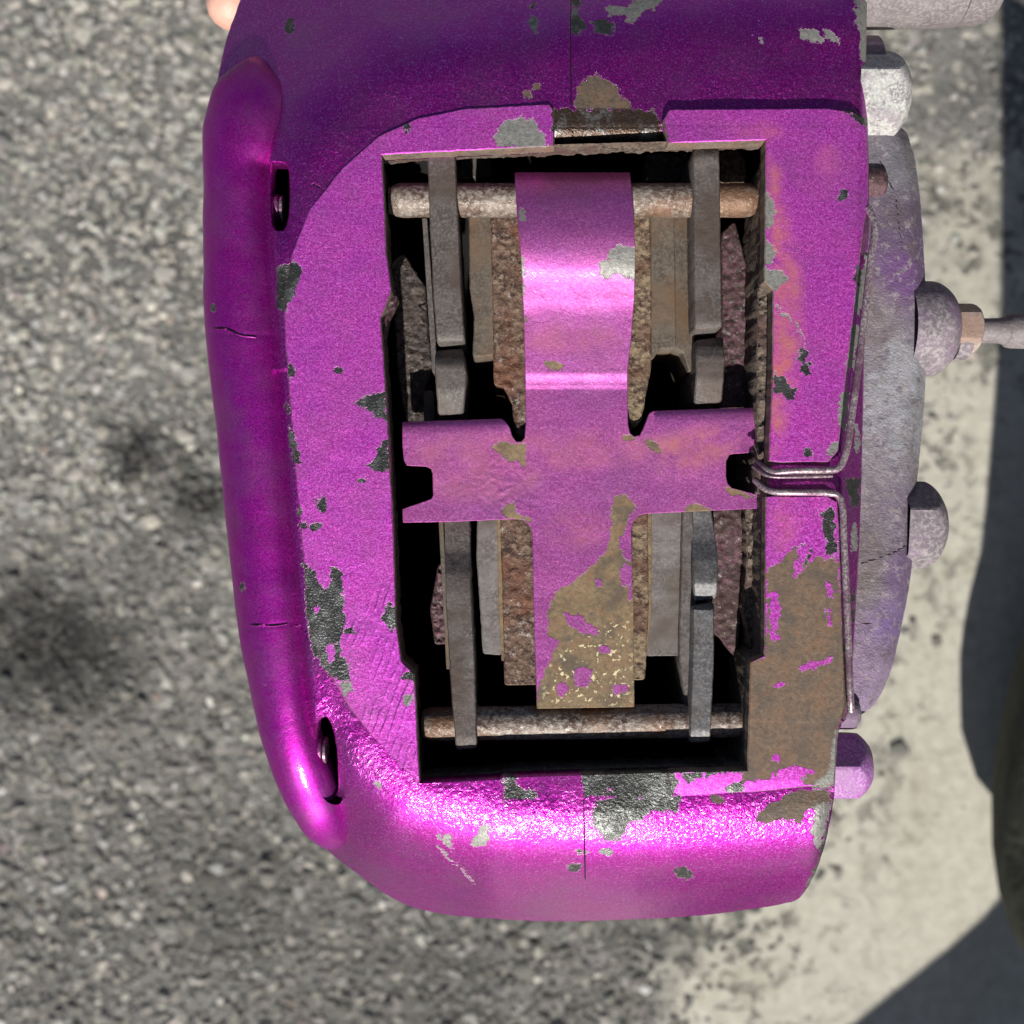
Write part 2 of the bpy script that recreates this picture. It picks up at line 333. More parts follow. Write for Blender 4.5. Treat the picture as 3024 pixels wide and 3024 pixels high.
def paint_mat(name, metal=.95, ca=(.50, .020, .39), cb=(.43, .017, .38), grain=1.0, coat=.7, dull=0.0, rough=.40, edge=11, peel=1.15, hi=(.85, .30, .95)):
    t = NT(name)
    n_edge = t.noise(700, 5, .65); n_big = t.noise(90, 3, .5)
    chip = t.math('ADD', t.attr('chip'), t.math('ADD', t.math('MULTIPLY', t.math('SUBTRACT', n_edge, .5), edge * 2.6), t.math('MULTIPLY', t.math('SUBTRACT', t.noise(230, 4, .7), .5), edge * 2.0)))
    flecks = t.math('MULTIPLY', t.ramp(t.noise(420, 4, .6), .735, .76), 1.0)
    mask = t.math('MAXIMUM', t.ramp(chip, -.7, .7), t.math('MULTIPLY', flecks, .85), clamp=True)
    fl = t.vor(3600, 'Color'); fsep = t.n('ShaderNodeSeparateColor'); t.l(fl, fsep.inputs[0])
    grainv = t.noise(2600, 2, .6)
    base = t.mix(t.ramp(n_big, .35, .65), ca, cb)
    base = t.mix(t.ramp(grainv, .40, .60), t.mix(.55, base, (.22, .006, .18), 'MIX'), base)
    base = t.mix(t.ramp(t.noise(1100, 3, .6), .40, .62, .55, 0), base, (.40, .01, .30))
    base = t.mix(t.math('MULTIPLY', t.ramp(fsep.outputs[0], .78, 1.0), .38), base, hi)
    st = t.attr('stain')
    stn = t.math('MULTIPLY', st, t.ramp(t.noise(160, 4, .6), .3, .6), clamp=True)
    base = t.mix(t.math('MULTIPLY', stn, .85), base, (.52, .15, .105))
    dust = t.math('MULTIPLY', t.ramp(t.noise(70, 6, .7), .46, .66), .30)
    base = t.mix(dust, base, (.30, .13, .26))
    if dull: base = t.mix(dull, base, (.42, .16, .30))
    # bare metal under the paint
    g = t.attr('gloss')
    cc = t.attr('chipcol', 'Color')
    cc = t.mix(t.ramp(t.noise(900, 4, .7), .3, .7), t.mix(1.0, cc, (.62, .62, .62), 'MULTIPLY'), t.mix(1.0, cc, (1.35, 1.32, 1.3), 'MULTIPLY'))
    rustp = t.ramp(t.noise(240, 4, .6), .45, .68)
    cc = t.mix(t.math('MULTIPLY', rustp, t.ramp(g, .5, .1, 0, .5)), cc, (.24, .12, .06))
    spk = t.math('MULTIPLY', t.attr('speck'), t.ramp(t.noise(850, 3, .6), .60, .64))
    cc = t.mix(t.math('MULTIPLY', t.ramp(t.noise(150, 5, .65), .48, .62), t.ramp(g, .5, .1, 0, .6)), cc, (.07, .062, .055))
    cc = t.mix(spk, cc, (.75, .66, .40))
    col = t.mix(mask, base, cc)
    col = t.mix(t.math('MULTIPLY', mask, t.math('MULTIPLY', t.ramp(g, .7, 1), t.ramp(t.noise(190, 5, .7), .50, .60, 0, .75))), col, (.24, .245, .24))
    # paint thickness, a pale worn rim around each chip
    rim = t.math('MULTIPLY', t.ramp(chip, -1.8, -.5), t.ramp(chip, .9, .2))
    col = t.mix(t.math('MULTIPLY', rim, t.ramp(t.noise(500, 3, .6), .45, .62, .03, .4)), col, (.62, .56, .58))
    crk = t.ramp(t.attr('crack'), -.7, .7); col = t.mix(crk, col, (.02, .008, .02))
    met = t.mix(mask, (metal,) * 3, t.math('MULTIPLY', g, .75)); met = t.mix(stn, met, (.25, .25, .25))
    rg = t.mix(mask, t.ramp(grainv, .3, .7, rough - .06, rough + .10), t.ramp(g, 0, 1, .75, .36)); 
    h = t.math('ADD', t.math('MULTIPLY', grainv, .55 * grain), t.math('MULTIPLY', t.noise(900, 2, .5), .45))
    nor = t.bump(h, .00010, t.ramp(g, 0, 1, .55, .55))
    gh = t.noise(1900, 3, .6)
    nor = t.bump(t.math('MULTIPLY', gh, t.math('MULTIPLY', mask, g)), .00022, .8, nor)
    nor = t.bump(t.math('SUBTRACT', 1.0, mask), .00014, 1.0, nor); nor = t.bump(t.math('SUBTRACT', 1.0, crk), .0002, 1.0, nor)
    wv = t.n('ShaderNodeTexWave', bands_direction='X'); mp = t.n('ShaderNodeMapping'); mp.inputs['Rotation'].default_value = (0, 0, .33); t.l(t.co, mp.inputs[0]); t.l(mp.outputs[0], wv.inputs['Vector'])
    wv.inputs['Scale'].default_value = 170; wv.inputs['Distortion'].default_value = 5; wv.inputs['Detail Scale'].default_value = .4; wv.inputs['Detail'].default_value = 2
    nor = t.bump(t.math('MULTIPLY', t.math('POWER', wv.outputs['Fac'], 4.0), t.math('MULTIPLY', t.attr('groove'), t.ramp(t.noise(130, 3, .6), .42, .62))), .00020, .8, nor)
    nor = t.bump(t.math('MULTIPLY', t.noise(700, 3, .6, 1.0), t.attr('peel')), .00030 * peel, .9, nor)
    nor = t.bump(t.noise(260, 2, .5), .00014, .4, nor)
    return t.fin(col, rg, met, nor, t.mix(mask, (coat,) * 3, (0, 0, 0)), .13)

def rust_mat(name, cols, s1=300, s2=1100, bump=.0003, rough=.72, met=0.0, glint=0.0, strength=.9):
    t = NT(name)
    a = t.noise(s1, 5, .65); b = t.noise(s2, 4, .65); c = t.noise(s1 * .35, 3, .5)
    col = t.mix(t.ramp(a, .41, .59), cols[0], cols[1])
    col = t.mix(t.ramp(b, .46, .63), col, cols[2])
    col = t.mix(t.ramp(c, .5, .64, 0, .8), col, cols[3] if len(cols) > 3 else cols[0])
    h = t.math('ADD', t.math('MULTIPLY', a, .6), t.math('MULTIPLY', b, .4))
    nor = t.bump(h, bump, strength)
    rg = rough
    if glint:
        gm = t.ramp(t.noise(s2 * .6, 3, .7), .60, .68); col = t.mix(t.math('MULTIPLY', gm, glint), col, (.62, .60, .55)); rg = t.mix(gm, (rough,) * 3, (.35,) * 3)
    return t.fin(col, rg, met, nor, spec=.4)

M_paint = paint_mat('purple_metallic_paint')
M_plate = paint_mat('purple_paint_on_machined_face', metal=.74, ca=(.86, .14, .74), cb=(.74, .11, .74), grain=1.6, coat=.25, rough=.52, peel=.6)
M_tube = paint_mat('purple_paint_smooth_casting', metal=.88, ca=(.44, .013, .36), cb=(.37, .012, .38), grain=.9, coat=.25, rough=.47, edge=6, peel=.25, hi=(.45, .08, .50))
M_tube2 = rust_mat('dull_magenta_pin_end', [(.30, .05, .26), (.16, .03, .14), (.42, .16, .36), (.12, .05, .08)], 300, 1200, .0003, .4, .5)
M_clip = paint_mat('purple_paint_on_spring', metal=.74, ca=(.74, .17, .60), cb=(.62, .14, .62), grain=.8, coat=.3, dull=.34, rough=.50, edge=9, peel=.5)
M_iron = rust_mat('dirty_grey_brown_steel', [(.115, .098, .092), (.075, .062, .056), (.155, .135, .128), (.075, .052, .042)], 190, 1500, .00025, .62, .15)
M_steel = rust_mat('worn_dark_steel', [(.13, .125, .13), (.085, .08, .082), (.20, .195, .20), (.10, .08, .065)], 170, 1400, .00025, .52, .3)
M_rust = rust_mat('rusty_pitted_lining', [(.13, .075, .052), (.045, .022, .018), (.21, .14, .10), (.15, .055, .03)], 300, 900, .0012, .72, 0, .35)
M_rustpale = rust_mat('pale_rusty_lining', [(.23, .165, .105), (.06, .032, .026), (.30, .23, .15), (.11, .05, .035)], 360, 1000, .0012, .8, 0)
M_shim = rust_mat('dusty_brown_pad_plate', [(.125, .10, .078), (.08, .063, .05), (.15, .125, .10), (.14, .085, .05)], 150, 1500, .00012, .7)
M_shimg = rust_mat('dusty_grey_pad_plate', [(.18, .16, .158), (.115, .095, .09), (.21, .19, .185), (.10, .075, .06)], 150, 1500, .00012, .7)
M_line = rust_mat('ochre_backing_edge', [(.22, .15, .08), (.12, .08, .05), (.26, .18, .09)], 300, 1300, .00015, .7)
M_wall = rust_mat('rough_cast_opening_wall', [(.14, .105, .08), (.05, .036, .03), (.20, .155, .12), (.09, .05, .045)], 350, 1300, .0008, .8)
M_pin = rust_mat('weathered_retaining_pin', [(.21, .165, .14), (.09, .055, .042), (.33, .29, .255), (.19, .095, .05)], 170, 800, .0010, .5, .25, .45)
M_mauve = rust_mat('mauve_stained_rust', [(.095, .055, .055), (.035, .024, .022), (.16, .07, .10), (.06, .035, .03)], 220, 900, .0008, .6, .1, .3)
M_shade = rust_mat('painted_shade_inside', [(.006, .005, .005), (.004, .004, .004), (.008, .007, .006)], 200, 900, .0003, .85)  # near-black colour stands for the deep shade in the window and slots
M_boot = rust_mat('crusty_dark_dirt', [(.06, .045, .04), (.025, .02, .018), (.11, .085, .075)], 300, 1100, .0010, .8, 0, .2)
M_wire = rust_mat('painted_wire', [(.30, .20, .24), (.20, .12, .17), (.55, .50, .48), (.16, .07, .12)], 300, 1500, .0001, .38, .5, .4)

def cover_mat():
    t = NT('oxidised_grey_violet_casting')
    tc = t.attr('tint', 'Color')
    w_ = t.math('ADD', t.attr('oxide'), t.math('MULTIPLY', t.math('SUBTRACT', t.noise(260, 6, .7), .5), 2.2))
    col = t.mix(t.ramp(w_, .45, .62), tc, (.44, .45, .47))
    col = t.mix(t.ramp(t.noise(420, 6, .75), .54, .60, 0, .7), col, (.46, .42, .40))
    col = t.mix(t.ramp(t.noise(330, 6, .75), .55, .62, 0, .6), col, (.13, .09, .13))
    col = t.mix(t.ramp(t.noise(120, 5, .65), .58, .68, 0, .45), col, (.16, .13, .14))
    col = t.mix(t.ramp(t.noise(1400, 2, .6), .35, .7, 0, .35), col, (.2, .17, .22))
    crack = t.ramp(t.attr('chip'), -.5, .8); col = t.mix(crack, col, (.05, .04, .04))
    col = t.mix(t.ramp(t.noise(75, 5, .7), .50, .64, 0, .5), col, (.15, .12, .10)); col = t.mix(1.0, col, (.74, .73, .75), 'MULTIPLY')
    h = t.math('ADD', t.math('MULTIPLY', t.noise(600, 5, .65), .7), t.math('MULTIPLY', t.noise(2200, 2), .3))
    nor = t.bump(h, .0006, .9); nor = t.bump(t.math('SUBTRACT', 1.0, crack), .0004, .8, nor)
    return t.fin(col, .62, .12, nor, spec=.35)
M_cover = cover_mat()
M_boltpale = rust_mat('white_oxidised_bolt', [(.44, .44, .43), (.24, .22, .235), (.58, .58, .53), (.28, .24, .27)], 420, 1500, .0004, .55)
M_boltviolet = rust_mat('violet_tinted_bolt', [(.21, .165, .20), (.15, .13, .145), (.33, .29, .30), (.18, .11, .20)], 200, 900, .0005, .55)
M_boltpaint = rust_mat('pink_painted_bolt', [(.36, .11, .38), (.28, .09, .32), (.44, .25, .46), (.32, .17, .33)], 220, 1500, .00025, .5, .05)
M_grey = rust_mat('dusty_grey_mauve_metal', [(.21, .185, .185), (.16, .135, .14), (.27, .245, .24), (.18, .145, .16)], 160, 1300, .0003, .6)

# ------------------------------------------------------------ ground
OIL = [(-.253, .042, .022, .9), (-.211, .011, .02, .85), (-.33, -.085, .05, .8), (-.29, -.10, .04, .65), (-.235, -.02, .03, .3), (-.20, -.26, .06, .35), (-.05, -.33, .05, .3)]
def ground_mat():
    t = NT('worn_asphalt_and_concrete')
    sx = t.n('ShaderNodeSeparateXYZ'); t.l(t.co, sx.inputs[0])
    # boundary of the two: a line through (0.103,-0.351) and (0.33,0.30)
    e = t.math('SUBTRACT', sx.outputs[0], t.math('MULTIPLY_ADD', sx.outputs[1], .30, .205))
    e = t.math('SUBTRACT', e, t.math('MULTIPLY', t.math('MAXIMUM', t.math('SUBTRACT', sx.outputs[1], .235), 0.0), 2.2))
    e = t.math('ADD', e, t.math('MULTIPLY', t.math('SUBTRACT', t.noise(26, 5, .65), .5), .16))
    m = t.ramp(e, -.03, .03)
    a = t.mix(t.ramp(t.noise(260, 4, .7), .35, .65), (.13, .125, .115), (.31, .30, .275))
    a = t.mix(t.ramp(t.noise(9, 4, .6), .50, .70, 0, .6), a, (.05, .05, .05))
    for (ax, ay, ar, k_) in OIL:
        vd = t.n('ShaderNodeVectorMath', operation='DISTANCE'); t.l(t.co, vd.inputs[0]); vd.inputs[1].default_value = (ax, ay, 0)
        a = t.mix(t.math('MULTIPLY', t.ramp(t.math('ADD', vd.outputs['Value'], t.math('MULTIPLY', t.math('SUBTRACT', t.noise(50, 4, .6), .5), .03)), ar * 1.2, ar * .5), k_), a, (.02, .02, .02))
    c = t.mix(t.ramp(t.noise(110, 5, .65), .3, .7), (.40, .38, .32), (.56, .535, .455))
    c = t.mix(t.ramp(t.noise(20, 4, .6), .52, .75, 0, .45), c, (.34, .30, .22))
    c = t.mix(t.ramp(sx.outputs[1], .06, .2, 0, .55), c, t.mix(t.ramp(t.noise(60, 5, .7), .4, .6), (.16, .15, .125), (.42, .39, .32)))
    pit = t.ramp(t.noise(48, 5, .6), .64, .72); c = t.mix(t.math('MULTIPLY', pit, .8), c, (.10, .09, .08))
    near = t.math('MAXIMUM', t.ramp(e, .16, .02), t.ramp(sx.outputs[1], .03, .12, 0, .9)); hole = t.math('MULTIPLY', t.ramp(t.math('ADD', t.math('MULTIPLY', t.noise(75, 6, .7, .6), .7), t.math('MULTIPLY', t.noise(22, 3), .3)), .52, .60), near); c = t.mix(hole, c, (.10, .098, .09))
    col = t.mix(m, a, c)
    h = t.math('ADD', t.math('MULTIPLY', t.noise(220, 5, .7), t.ramp(m, 0, 1, 1.0, .15)), t.math('MULTIPLY', t.math('SUBTRACT', 0.0, hole), .6))
    return t.fin(col, .85, 0, t.bump(h, .0035, .9), spec=.25)
M_ground = ground_mat()
bm = bmesh.new(); bmesh.ops.create_grid(bm, x_segments=60, y_segments=60, size=4.0)
me = bpy.data.meshes.new('ground'); bm.to_mesh(me); bm.free(); me.materials.append(M_ground)
gnd = bpy.data.objects.new('ground', me); COL.objects.link(gnd); gnd.location = (0, 0, GROUND); tag(gnd, kind='structure')

def stone_field():
    N = 46000
    xy = rng.uniform(-.47, .47, (N, 2)); e = xy[:, 0] - (.205 + .30 * xy[:, 1])
    nz = np.array([mnoise.noise(Vector((q[0] * 22, q[1] * 22, 3))) for q in xy])
    e = e + nz * .07; xy = xy[(e < -.005) | ((e < .10) & (rng.random(N) < .25 * (1 - e / .1)))]
    n = len(xy)
    bm = bmesh.new(); bmesh.ops.create_icosphere(bm, subdivisions=1, radius=1.0)
    bv = np.array([v.co[:] for v in bm.verts]); bf = np.array([[v.index for v in f.verts] for f in bm.faces]); bm.free()
    r = rng.gamma(3.0, .00055, n) + .0008; r = np.clip(r, .001, .0058)
    var = rng.uniform(.65, 1.35, (n, len(bv), 1)); sc = np.stack([r * rng.uniform(.8, 1.4, n), r * rng.uniform(.7, 1.2, n), r * rng.uniform(.35, .7, n)], 1)
    ang = rng.uniform(0, 6.28, n); c, s_ = np.cos(ang), np.sin(ang)
    v = bv[None] * var * sc[:, None, :]
    x = v[:, :, 0] * c[:, None] - v[:, :, 1] * s_[:, None] + xy[:, 0][:, None]; y = v[:, :, 0] * s_[:, None] + v[:, :, 1] * c[:, None] + xy[:, 1][:, None]
    z = v[:, :, 2] + GROUND + rng.uniform(-.0004, .0008, n)[:, None]
    co = np.stack([x, y, z], -1).reshape(-1, 3); f = (bf[None] + (np.arange(n) * len(bv))[:, None, None]).reshape(-1, 3)
    big = np.array([mnoise.noise(Vector((q[0] * 6, q[1] * 6, 9))) for q in xy])
    low = 1 - .45 * np.clip((-xy[:, 1] + .02) * 3.5, 0, 1) * (rng.random(n) < .8)
    g = np.clip(rng.normal(.31, .065, n), .07, .5) * (1 + .35 * big) * low
    nz2 = np.array([mnoise.noise(Vector((q[0] * 60, q[1] * 60, 5))) for q in xy])
    wh = rng.random(n) < .035; g[wh] = rng.uniform(.45, .7, wh.sum())
    for (ax, ay, ar, k_) in OIL: g = g * (1 - k_ * np.exp(-(((xy[:, 0] - ax) ** 2 + (xy[:, 1] - ay) ** 2) / ar ** 2) * (1 + 1.2 * nz2)))
    tint = np.stack([g * rng.normal(1.05, .03, n), g, g * rng.normal(.89, .03, n), np.ones(n)], 1)
    tint[:, 0] *= np.where(rng.random(n) < .012, 1.18, 1)
    col = np.repeat(tint, len(bv), 0)
    t = NT('asphalt_chippings'); c_ = t.attr('tint', 'Color')
    c_ = t.mix(t.ramp(t.noise(900, 3, .6), .35, .7, 0, .4), c_, (.12, .115, .11)); t.fin(c_, .8, 0, spec=.3)
    o = new_obj('asphalt_chippings', co, f.tolist(), t.m, None, 50, {'tint': ('FLOAT_COLOR', np.clip(col, 0, 1))})
    tag(o, kind='stuff', label='worn grey stone chippings standing out of the asphalt', cat='asphalt')
stone_field()

# ------------------------------------------------------------ the caliper
CAL = empty('brake_caliper'); tag(CAL, 'chipped purple metallic brake caliper held above the asphalt with its pads in place', 'brake caliper')

OPEN = [(718, 290), (727, 480), (736, 548), (716, 600), (728, 760), (740, 1000), (746, 1180), (755, 1248), (780, 1272), (790, 1477), (945, 1470), (950, 1466), (1262, 1456), (1412, 1455), (1418, 1250), (1444, 1238),
        (1447, 930), (1454, 868), (1459, 700), (1460, 546), (1444, 530), (1447, 262), (1262, 268), (1045, 274)]
BODY = [(470, -60), (455, 0), (430, 70), (412, 150), (400, 210), (392, 275), (390, 500), (395, 620), (412, 760), (432, 950), (452, 1150), (472, 1250), (497, 1370), (520, 1440), (560, 1530), (610, 1595), (680, 1650), (745, 1695), (820, 1720), (950, 1733), (1100, 1736),
        (1300, 1727), (1400, 1716), (1480, 1703), (1508, 1692), (1530, 1660), (1550, 1610), (1562, 1560), (1572, 1500), (1580, 1380), (1600, 1340), (1610, 1200), (1618, 1050), (1624, 900), (1630, 600), (1636, 470), (1638, 400), (1636, 240), (1632, 180), (1634, 0), (1636, -60), (1636, -330), (640, -330)]
SLOT1 = [(510, 316), (522, 305), (542, 308), (548, 335), (548, 390), (543, 424), (532, 436), (512, 424)]
SLOT2 = [(596, 1372), (606, 1354), (618, 1352), (629, 1372), (637, 1410), (640, 1455), (640, 1492), (630, 1500), (612, 1490), (596, 1450)]

CT = [(430, 780), (470, 625), (540, 430), (640, 268), (760, 170), (1000, 128), (1300, 98), (1700, 70)]
CB = [(520, 1010), (590, 1190), (640, 1300), (700, 1385), (790, 1468), (950, 1512), (1200, 1520), (1700, 1500)]
def side(uv, pl, up):         # distance to polyline, signed: + on the far side
    pl = np.array(pl, float); d = linedist(uv, pl)
    yy = np.interp(uv[:, 0], pl[:, 0], pl[:, 1]); s = (yy - uv[:, 1]) if up else (uv[:, 1] - yy)
    return d * np.sign(s)
def integ(xs, slopes):
    t = np.arange(0, 700, 1.0); sl_ = np.interp(t, xs, slopes); return t, np.concatenate([[0], np.cumsum(sl_)[:-1]]) * K * 1e3
TT, ZT = integ([0, 35, 80, 130, 500], [0, .18, .50, .72, .85])
TB, ZB = integ([0, 20, 45, 70, 90, 120, 160, 210, 300], [0, .16, .36, .55, .85, 1.35, 2.0, 3.0, 3.6])
def zbody(u, v):
    uv = np.stack([np.asarray(u, float), np.asarray(v, float)], 1)
    base = np.interp(uv[:, 0], [600, 1040, 1260], [-.7, -1.0, -2.9]); base = np.where(uv[:, 1] > 700, np.interp(uv[:, 1], [700, 1200, 1400], [-2.6, -1.5, -.45]) + np.interp(uv[:, 0], [700, 1400], [0, -.5]), base)
    z = base - np.interp(np.maximum(side(uv, CT, True), 0), TT, ZT) - np.interp(np.maximum(side(uv, CB, False), 0), TB, ZB)
    # groove under the cast rib at the left, side slope at the right
    le = np.interp(uv[:, 1], [250, 300, 620, 950, 1150, 1350, 1440], [520, 510, 532, 556, 574, 594, 600])
    act = np.interp(uv[:, 1], [210, 290, 1400, 1500], [0, 1, 1, 0])
    z -= 9 * np.clip((le - uv[:, 0]) / 50, 0, 1) ** 1 * act
    z -= np.interp(uv[:, 0], [1585, 1640], [0, 4.0]) * np.interp(uv[:, 1], [440, 500, 1350, 1400], [0, 1, 1, 0]) * 1.6
    z -= 2.2 * np.clip((uv[:, 0] - 1618) / 18, 0, 1) ** 2 * (uv[:, 1] < 480)
    z -= 3.0 * np.clip((uv[:, 0] - 1530 - (1600 - uv[:, 1]) * .2) / 30, 0, 1) ** 2 * (uv[:, 1] > 1500)
    # tongue rolling into the opening at the top
    tg = (uv[:, 0] > 1030) & (uv[:, 0] < 1270) & (uv[:, 1] > 205) & (uv[:, 1] < 300)
    z = np.where(tg, z - np.interp(uv[:, 1], [205, 236, 250, 262, 275], [0, .15, .6, 1.6, 3.2]), z)
    # casting waviness
    z += np.array([mnoise.noise(Vector((q[0] * .012, q[1] * .012, 1))) for q in uv]) * .25
    # dent around the slots
    for (cx, cy, ax, ay, dp) in ((520, 385, 45, 95, 2.0), (618, 1425, 38, 85, 2.0), (545, 530, 22, 36, .8)):
        q = ((uv[:, 0] - cx) / ax) ** 2 + ((uv[:, 1] - cy) / ay) ** 2; z -= dp * np.exp(-q * 1.6)
    return z
hole = [(p[0] + (1.8 if p[0] > 1000 else -1.8), p[1] + (1.8 if p[1] > 900 else -1.8)) for p in OPEN]
body = sheet('body', resample(smooth_poly(BODY[:-2], False, 3) + BODY[-2:], 8, True), zbody, M_paint, CAL, creases=[[(1078, -40), (1076, 60), (1078, 200)], [(1101, 1512), (1102, 1540), (1104, 1660)], [(1296, 1610), (1310, 1640), (1340, 1690)]], holes=[hole, smooth_poly(SLOT1, True, 3), smooth_poly(SLOT2, True, 3)], sp=5.2, wall=62, hole_wall=5, lip=.35, jit=.8, smooth=60)

# machined faces
LP = [(718, 290), (727, 480), (736, 548), (716, 600), (728, 760), (740, 1000), (746, 1180), (755, 1248), (780, 1272), (790, 1477), (752, 1437), (700, 1384), (660, 1332), (620, 1265), (590, 1205), (581, 1160), (574, 1050), (556, 850), (540, 640), (537, 560), (552, 480),
      (586, 395), (648, 317), (716, 257), (790, 224), (880, 206), (1036, 198), (1042, 206), (1044, 274)]
RU = [(1262, 268), (1254, 226), (1264, 208), (1560, 206), (1608, 212), (1624, 224), (1635, 246), (1637, 390), (1628, 420), (1624, 462), (1594, 720), (1580, 848), (1562, 870), (1470, 870), (1453, 868), (1459, 700), (1460, 546), (1444, 530), (1447, 262)]
RL = [(1447, 938), (1560, 938), (1578, 948), (1582, 1000), (1592, 1328), (1578, 1375), (1572, 1478), (1430, 1492), (1284, 1502), (1266, 1490), (1262, 1458), (1412, 1455), (1418, 1250), (1444, 1238)]
flat = lambda z0, amp=.06: (lambda u, v: np.array([z0 + amp * mnoise.noise(Vector((a * .03, b * .03, 0))) for a, b in zip(np.asarray(u), np.asarray(v))]))
lp = sheet('machined_face', LP, flat(0), M_plate, CAL, sp=5, wall=4.0, lip=.28, jit=.9, seed=11, bare=True)
def zru(u, v):
    u = np.asarray(u, float); v = np.asarray(v, float)
    return -.0 - .9 * np.clip((u - 1612) / 24, 0, 1) ** 2 + .05 * np.sin(u * .03 + v * .02)
ru = sheet('machined_face', RU, zru, M_plate, CAL, sp=5, wall=5, lip=.28, jit=.9, seed=12, bare=True)
rl = sheet('machined_face', RL, lambda u, v: -.15 - .7 * np.clip((np.asarray(v) - 1450) / 50, 0, 1) ** 2 + 0 * np.asarray(u), M_plate, CAL, sp=5, wall=4, lip=.28, jit=.9, seed=13, bare=True)
rl['label'] = 'machined face with its paint worn off to brown rust'

# cast rib down the left side
def rib():
    st = [(124, 510, 8, -13.5, .8), (128, 506, 26, -13, 2.4), (140, 498, 44, -12.4, 4.6), (165, 486, 61, -11.6, 6.4), (200, 472, 74, -11.2, 7.6), (250, 460, 76, -11.4, 8.2), (300, 446, 64, -12.2, 8.6), (350, 446, 63, -12.4, 8.8), (420, 447, 64, -12.4, 8.8), (500, 453, 70, -12.4, 9), (620, 462, 75, -12.2, 9), (760, 478, 75, -12.0, 9),
          (950, 493, 70, -11.8, 9), (1150, 513, 68, -11.6, 9), (1250, 526, 64, -11.5, 9), (1350, 542, 58, -11.8, 8.8), (1420, 560, 54, -12.6, 8.5), (1480, 582, 51, -14.6, 7.8), (1530, 604, 45, -17.6, 7.2), (1565, 622, 37, -21.0, 6.4), (1592, 636, 20, -25, 4), (1600, 640, 5, -27, 1.4)]
    st = np.array(st, float); cs = np.array(smooth_poly(st.tolist(), False, 14)); seg = 56
    # resample evenly in v
    v = np.concatenate([np.linspace(124, 200, 30)[:-1], np.arange(200, 1530, 5), np.linspace(1530, 1600, 26)])
    f = lambda c: np.interp(v, cs[:, 0], cs[:, c])
    cu, hw, zc, rz = f(1), f(2), f(3), f(4)
    du = np.gradient(cu, v); co = []; uvs = []
    for i in range(len(v)):
        for k in range(seg):
            th = 2 * math.pi * k / seg; cx = math.cos(th); sz = math.sin(th)
            nz = mnoise.noise(Vector((v[i] * .02, math.cos(th) * 1.5, math.sin(th) * 1.5)))
            sx = (-1 if cx < 0 else 1) * abs(cx) ** .92
            a = cu[i] + hw[i] * sx * (1 + .02 * nz); b = v[i] - hw[i] * sx * du[i]
            bend = -.25 if (abs(v[i] - 628 - (a - 440) * .15) < 4) or (abs(v[i] - 1180) < 4) else 0
            co.append(P(a, b, zc[i] + rz[i] * sz + bend * .5 + .12 * nz)); uvs.append((a, b))
    faces = [(i * seg + k, i * seg + (k + 1) % seg, (i + 1) * seg + (k + 1) % seg, (i + 1) * seg + k) for i in range(len(v) - 1) for k in range(seg)]
    faces = [q[::-1] for q in faces]
    faces.append(tuple(range(seg))); faces.append(tuple((len(v) - 1) * seg + k for k in range(seg))[::-1])
    return new_obj('cast_rib', np.array(co), faces, M_tube, CAL, 60, wear(np.array(uvs)))
rib()

# rough wall of the opening and the chamber under it, its shade painted near-black
def strip_wall():
    lp_ = resample(OPEN, 5, True, .6, 4); n = len(lp_); rows = 9; co = []; faces = []
    c = np.array((1085, 870.)); 
    for k in range(rows):
        for i, q in enumerate(lp_):
            dep = 7.5 if q[1] < 300 else (22 if q[0] > 1380 else 16)
            z = -.6 - (dep) * k / (rows - 1)
            w0 = P(q[0], q[1], 0); nz = mnoise.noise(Vector((q[0] * .06, q[1] * .06, k * .9))) + .7 * mnoise.noise(Vector((q[0] * .2, q[1] * .2, k * 1.7)))
            dirv = np.array((q[0] - c[0], -(q[1] - c[1]))); dirv[0] *= 1 if abs(dirv[0]) > 300 else .2; dirv /= np.linalg.norm(dirv)
            off = (.35 + .25 * nz * (k > 0)) * 1e-3 if q[1] < 300 or q[0] < 1380 else (.25 - .15 * k + .55 * nz * (k > 0)) * 1e-3
            co.append((w0[0] + dirv[0] * off, w0[1] + dirv[1] * off, z * 1e-3 + (.9e-3 * nz if k == rows - 1 else 0)))
    area = sum(lp_[i][0] * lp_[(i + 1) % n][1] - lp_[(i + 1) % n][0] * lp_[i][1] for i in range(n))
    for k in range(rows - 1):
        for i in range(n):
            j = (i + 1) % n; q = (k * n + i, k * n + j, (k + 1) * n + j, (k + 1) * n + i); faces.append(q)
    new_obj('opening_wall', np.array(co), faces, M_wall, CAL, 50)
strip_wall()
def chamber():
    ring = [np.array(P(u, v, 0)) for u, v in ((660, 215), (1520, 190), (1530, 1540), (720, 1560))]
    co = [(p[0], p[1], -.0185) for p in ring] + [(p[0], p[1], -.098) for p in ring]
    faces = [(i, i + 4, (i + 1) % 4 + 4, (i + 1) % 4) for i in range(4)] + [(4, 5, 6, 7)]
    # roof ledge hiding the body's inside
    new_obj('inner_chamber', np.array(co), faces, M_shade, CAL, 0)
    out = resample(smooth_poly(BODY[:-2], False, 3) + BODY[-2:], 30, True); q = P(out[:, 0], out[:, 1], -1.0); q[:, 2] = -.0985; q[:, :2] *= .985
    new_obj('back_plate', q, [tuple(range(len(q)))], M_shade, CAL, 0)
chamber()

